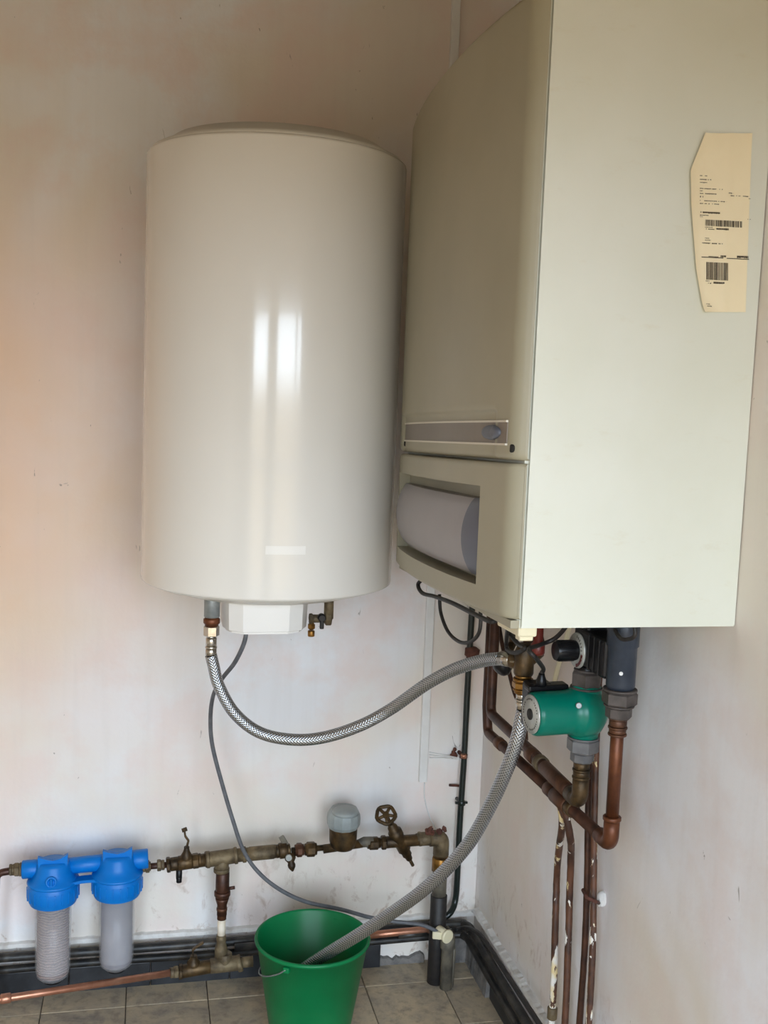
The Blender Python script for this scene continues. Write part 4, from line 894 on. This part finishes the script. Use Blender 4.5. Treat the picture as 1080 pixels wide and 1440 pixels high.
# ---------------------------------------------------------------- bypass valve, black plastic
bv = thing('bypass_valve', 'black plastic bypass valve with a black knob and round dial above the green pump', 'valve', (XB, ry, 1.1))
def zq_(py): return P(868, py, x=XB).z
bm = B(); lathe(bm, [(.022, zq_(967)), (.0245, zq_(960)), (.0245, zq_(905)), (.027, zq_(903)), (.027, BZ0+.002)], (XB, ry, 0), seg=32); obj('vertical_body', bm, 'slate_plastic', bv)
bm = B(); c_ = Vector((XB-.0, (ry+PY_)/2+.012, zq_(928))); 
box(bm, (XB-.028, ry+.01, c_.z-.032), (XB+.02, PY_+.028, c_.z+.034), .006); cyl(bm, (PX, PY_, c_.z-.034), (PX, PY_, zp(951)), .021, 24, .001); box(bm, (XB-.024, PY_-.02, c_.z+.02), (XB+.02, PY_+.032, BZ0-.002), .006)
for k in range(3): box(bm, (XB-.030, ry+.028+k*.022, c_.z-.030), (XB-.024, ry+.032+k*.022, c_.z+.032), .001)
obj('cross_body', bm, 'black_plastic', bv)
kq = Vector((XB-.028, PY_+.002, P(800, 921, x=XB-.06).z)); ka = Vector((-1, -.05, 0)).normalized()
bm = B(); lathe(bm, [(.001, 0), (.031, 0), (.032, .002), (.031, .005), (.001, .005)], kq, ka, 36); dl_ = obj('dial', bm, 'plate', bv, 'pale round dial with red marks behind the knob')
bm = B()
for k in range(5):
    a_ = -.2-.28*k; p_ = kq+ka*.0055+Vector((0, -math.cos(a_), math.sin(a_)))*.0265; obox(bm, p_, ka, (0, -math.sin(a_), -math.cos(a_)), (0, -math.cos(a_), math.sin(a_)), .0006, .006, .006)
obj('red_scale', bm, 'red', dl_)
bm = B()
for k in range(6):
    a_ = .2+.25*k; p_ = kq+ka*.0055+Vector((0, -math.cos(a_), math.sin(a_)))*.0255; obox(bm, p_, ka, (0, -math.sin(a_), -math.cos(a_)), (0, -math.cos(a_), math.sin(a_)), .0006, .0012, .005)
obj('black_scale', bm, 'ink', dl_)
bm = B(); lathe(bm, [(.015, .004), (.0175, .006), (.0185, .012), (.0185, .040), (.0165, .0455), (.001, .047)], kq, ka, 28)
for k in range(14):
    a_ = 2*PI*k/14; uu, vv, _ = frame(ka); p_ = kq+ka*.026+(uu*math.cos(a_)+vv*math.sin(a_))*.0183; obox(bm, p_, ka, uu*math.cos(a_)+vv*math.sin(a_), uu*-math.sin(a_)+vv*math.cos(a_), .03, .0016, .002)
autosmooth(obj('knob', bm, 'black_plastic', bv), 30)
bm = B(); wn = Vector((-.43, -.90, 0)); q = Vector((XB, ry, zq_(939)))+wn*.0235; cyl(bm, q, q+wn*.003, .0032, 12); obj('white_dot', bm, 'white_plastic', bv)
bm = B(); e3 = (XB, ry, zq_(965)); z3 = fitting(bm, e3, (0, 0, -1), ((.004, .029, 'c'), (.024, .0300, 'h'), (.003, .026, 'c'), (.020, .0225, 'o'))); obj('hex_union', bm, 'iron_nut', bv)
bm = B(); fitting(bm, z3, (0, 0, -1), ((.003, .0165, 'c'), (.012, .0150, 'c'), (.004, .0165, 'c'), (.008, .0145, 'c'), (.004, .0160, 'c'))); obj('copper_adapter', bm, 'copper_old', bv)
bm = B(); q = P(868, 889, y=ry-.012); lathe(bm, [(.026, -.012), (.034, -.006), (.034, .006), (.03, .012)], (XB+.0, ry, BZ0-.006), (0, 0, 1), 10); obj('boiler_union', bm, 'brass_old', bv)

# ---------------------------------------------------------------- cables and small pipes beneath the boiler
def cable(name, label, cat, pts_, r, mat, group=None, n=7):
    bm = B(); tube(bm, smooth_path(pts_, n), r, 10); return tag(obj(name, bm, mat), label, cat, group)
bxr = -.33
cable('black_cable', 'thick black cable looping along the bottom edge of the boiler front', 'cable', [P(596, 813, x=bxr), P(588, 822, x=bxr-.004), P(594, 834, x=bxr-.006), P(612, 839, x=bxr-.004), P(636, 848, x=bxr-.002), P(664, 862, x=bxr), P(690, 874, x=bxr+.005), P(700, 870, x=bxr+.02)], .0042, 'black_rubber')
cable('hanging_cable', 'thin black cable hanging in a loop under the far end of the boiler', 'cable', [P(618, 836, x=-.30), P(620, 862, x=-.30), P(630, 888, x=-.30), P(645, 902, x=-.30), P(660, 903, x=-.30), P(672, 893, x=-.30), P(676, 875, x=-.30), P(675, 850, x=-.30)], .0036, 'black_rubber')
cable('pump_cable', 'black cable from under the boiler curving down into the green pump', 'cable', [(-.16, -.98, BZ0-.001), P(786, 893, x=-.17), P(762, 906, x=-.20), P(744, 913, x=-.255), P(754, 926, x=-.245), P(764, 940, x=-.20), gq+Vector((0, 0, .012))], .0040, 'black_rubber')
cable('looped_cable', 'black cable draped over the brass tee below the boiler corner', 'cable', [(-.27, -.93, BZ0-.001), P(712, 905, x=-.22), P(722, 918, x=-.235), P(738, 912, x=-.24), P(728, 905, x=-.225), P(716, 888, x=-.22), P(713, 872, x=-.2)], .0042, 'black_rubber')
cable('short_cable', 'short black cable looping beside the top of the bypass valve', 'cable', [(-.14, -1.13, BZ0-.001), P(893, 893, x=-.14), P(884, 899, x=-.14), P(872, 897, x=-.14), P(862, 880, x=-.12)], .0034, 'black_rubber')
cable('dark_small_pipe', 'thin dark pipe curving down behind the braided hose to the right wall', 'pipe', [P(700, 868, x=-.06), P(706, 905, x=-.06), P(716, 945, x=-.055), P(724, 975, x=-.05), P(736, 1005, x=-.04), P(740, 1040, x=-.02)], .0052, 'copper_dark')
cable('cream_pipe', 'slim cream plastic pipe slanting behind the green pump', 'pipe', [P(803, 872, x=-.05), P(795, 905, x=-.05), P(783, 945, x=-.045), P(774, 990, x=-.03)], .0052, 'cream_plastic')
vb = thing('black_tap', 'black handled tap behind the end of the upper braided hose', 'valve', P(700, 938, x=-.14))
q = P(706, 938, x=-.13); bm = B(); lathe(bm, [(.012, -.014), (.020, -.010), (.022, .004), (.016, .012), (.008, .014)], q, (-.6, -.3, -.6), 12); obj('tap_handle', bm, 'black_plastic', vb)
bm = B(); cyl(bm, q+Vector((.0, .0, .005)), q+Vector((.03, .02, .05)), .009, 14); cyl(bm, q+Vector((.03, .02, .045)), (q.x+.03, q.y+.02, BZ0+.002), .010, 14); obj('tap_stem', bm, 'brass_old', vb)
bm = B(); q = P(664, 917, y=-.034); lathe(bm, [(.010, -.016), (.019, -.010), (.020, .008), (.011, .014)], q, (.1, 0, 1), 14); cyl(bm, q, Vector((q.x, .004, q.z)), .008, 10); tag(obj('pipe_clamp', bm, 'rust'), 'rusty round clamp on the dark corner pipe just above the upper braided hose', 'clamp')
bm = B(); fitting(bm, P(748, 905, x=-.165), (0, 0, 1), ((.016, .018, 'h'), (.012, .013, 'c'), (.06, .0125, 'c'))); tag(obj('brass_tail', bm, 'copper_dark'), 'dark brass tail pipe above the tee under the boiler', 'pipe')
cable('tee_tail', 'bent dark copper pipe joining the brass tee to the boiler', 'pipe', [TEE+Vector((.02, .006, .014)), TEE+Vector((.034, .012, .03)), TEE+Vector((.02, .03, .07)), TEE+Vector((-.02, .04, .11)), TEE+Vector((-.03, .05, .16))], .0095, 'copper_dark')
bpy.context.view_layer.update()
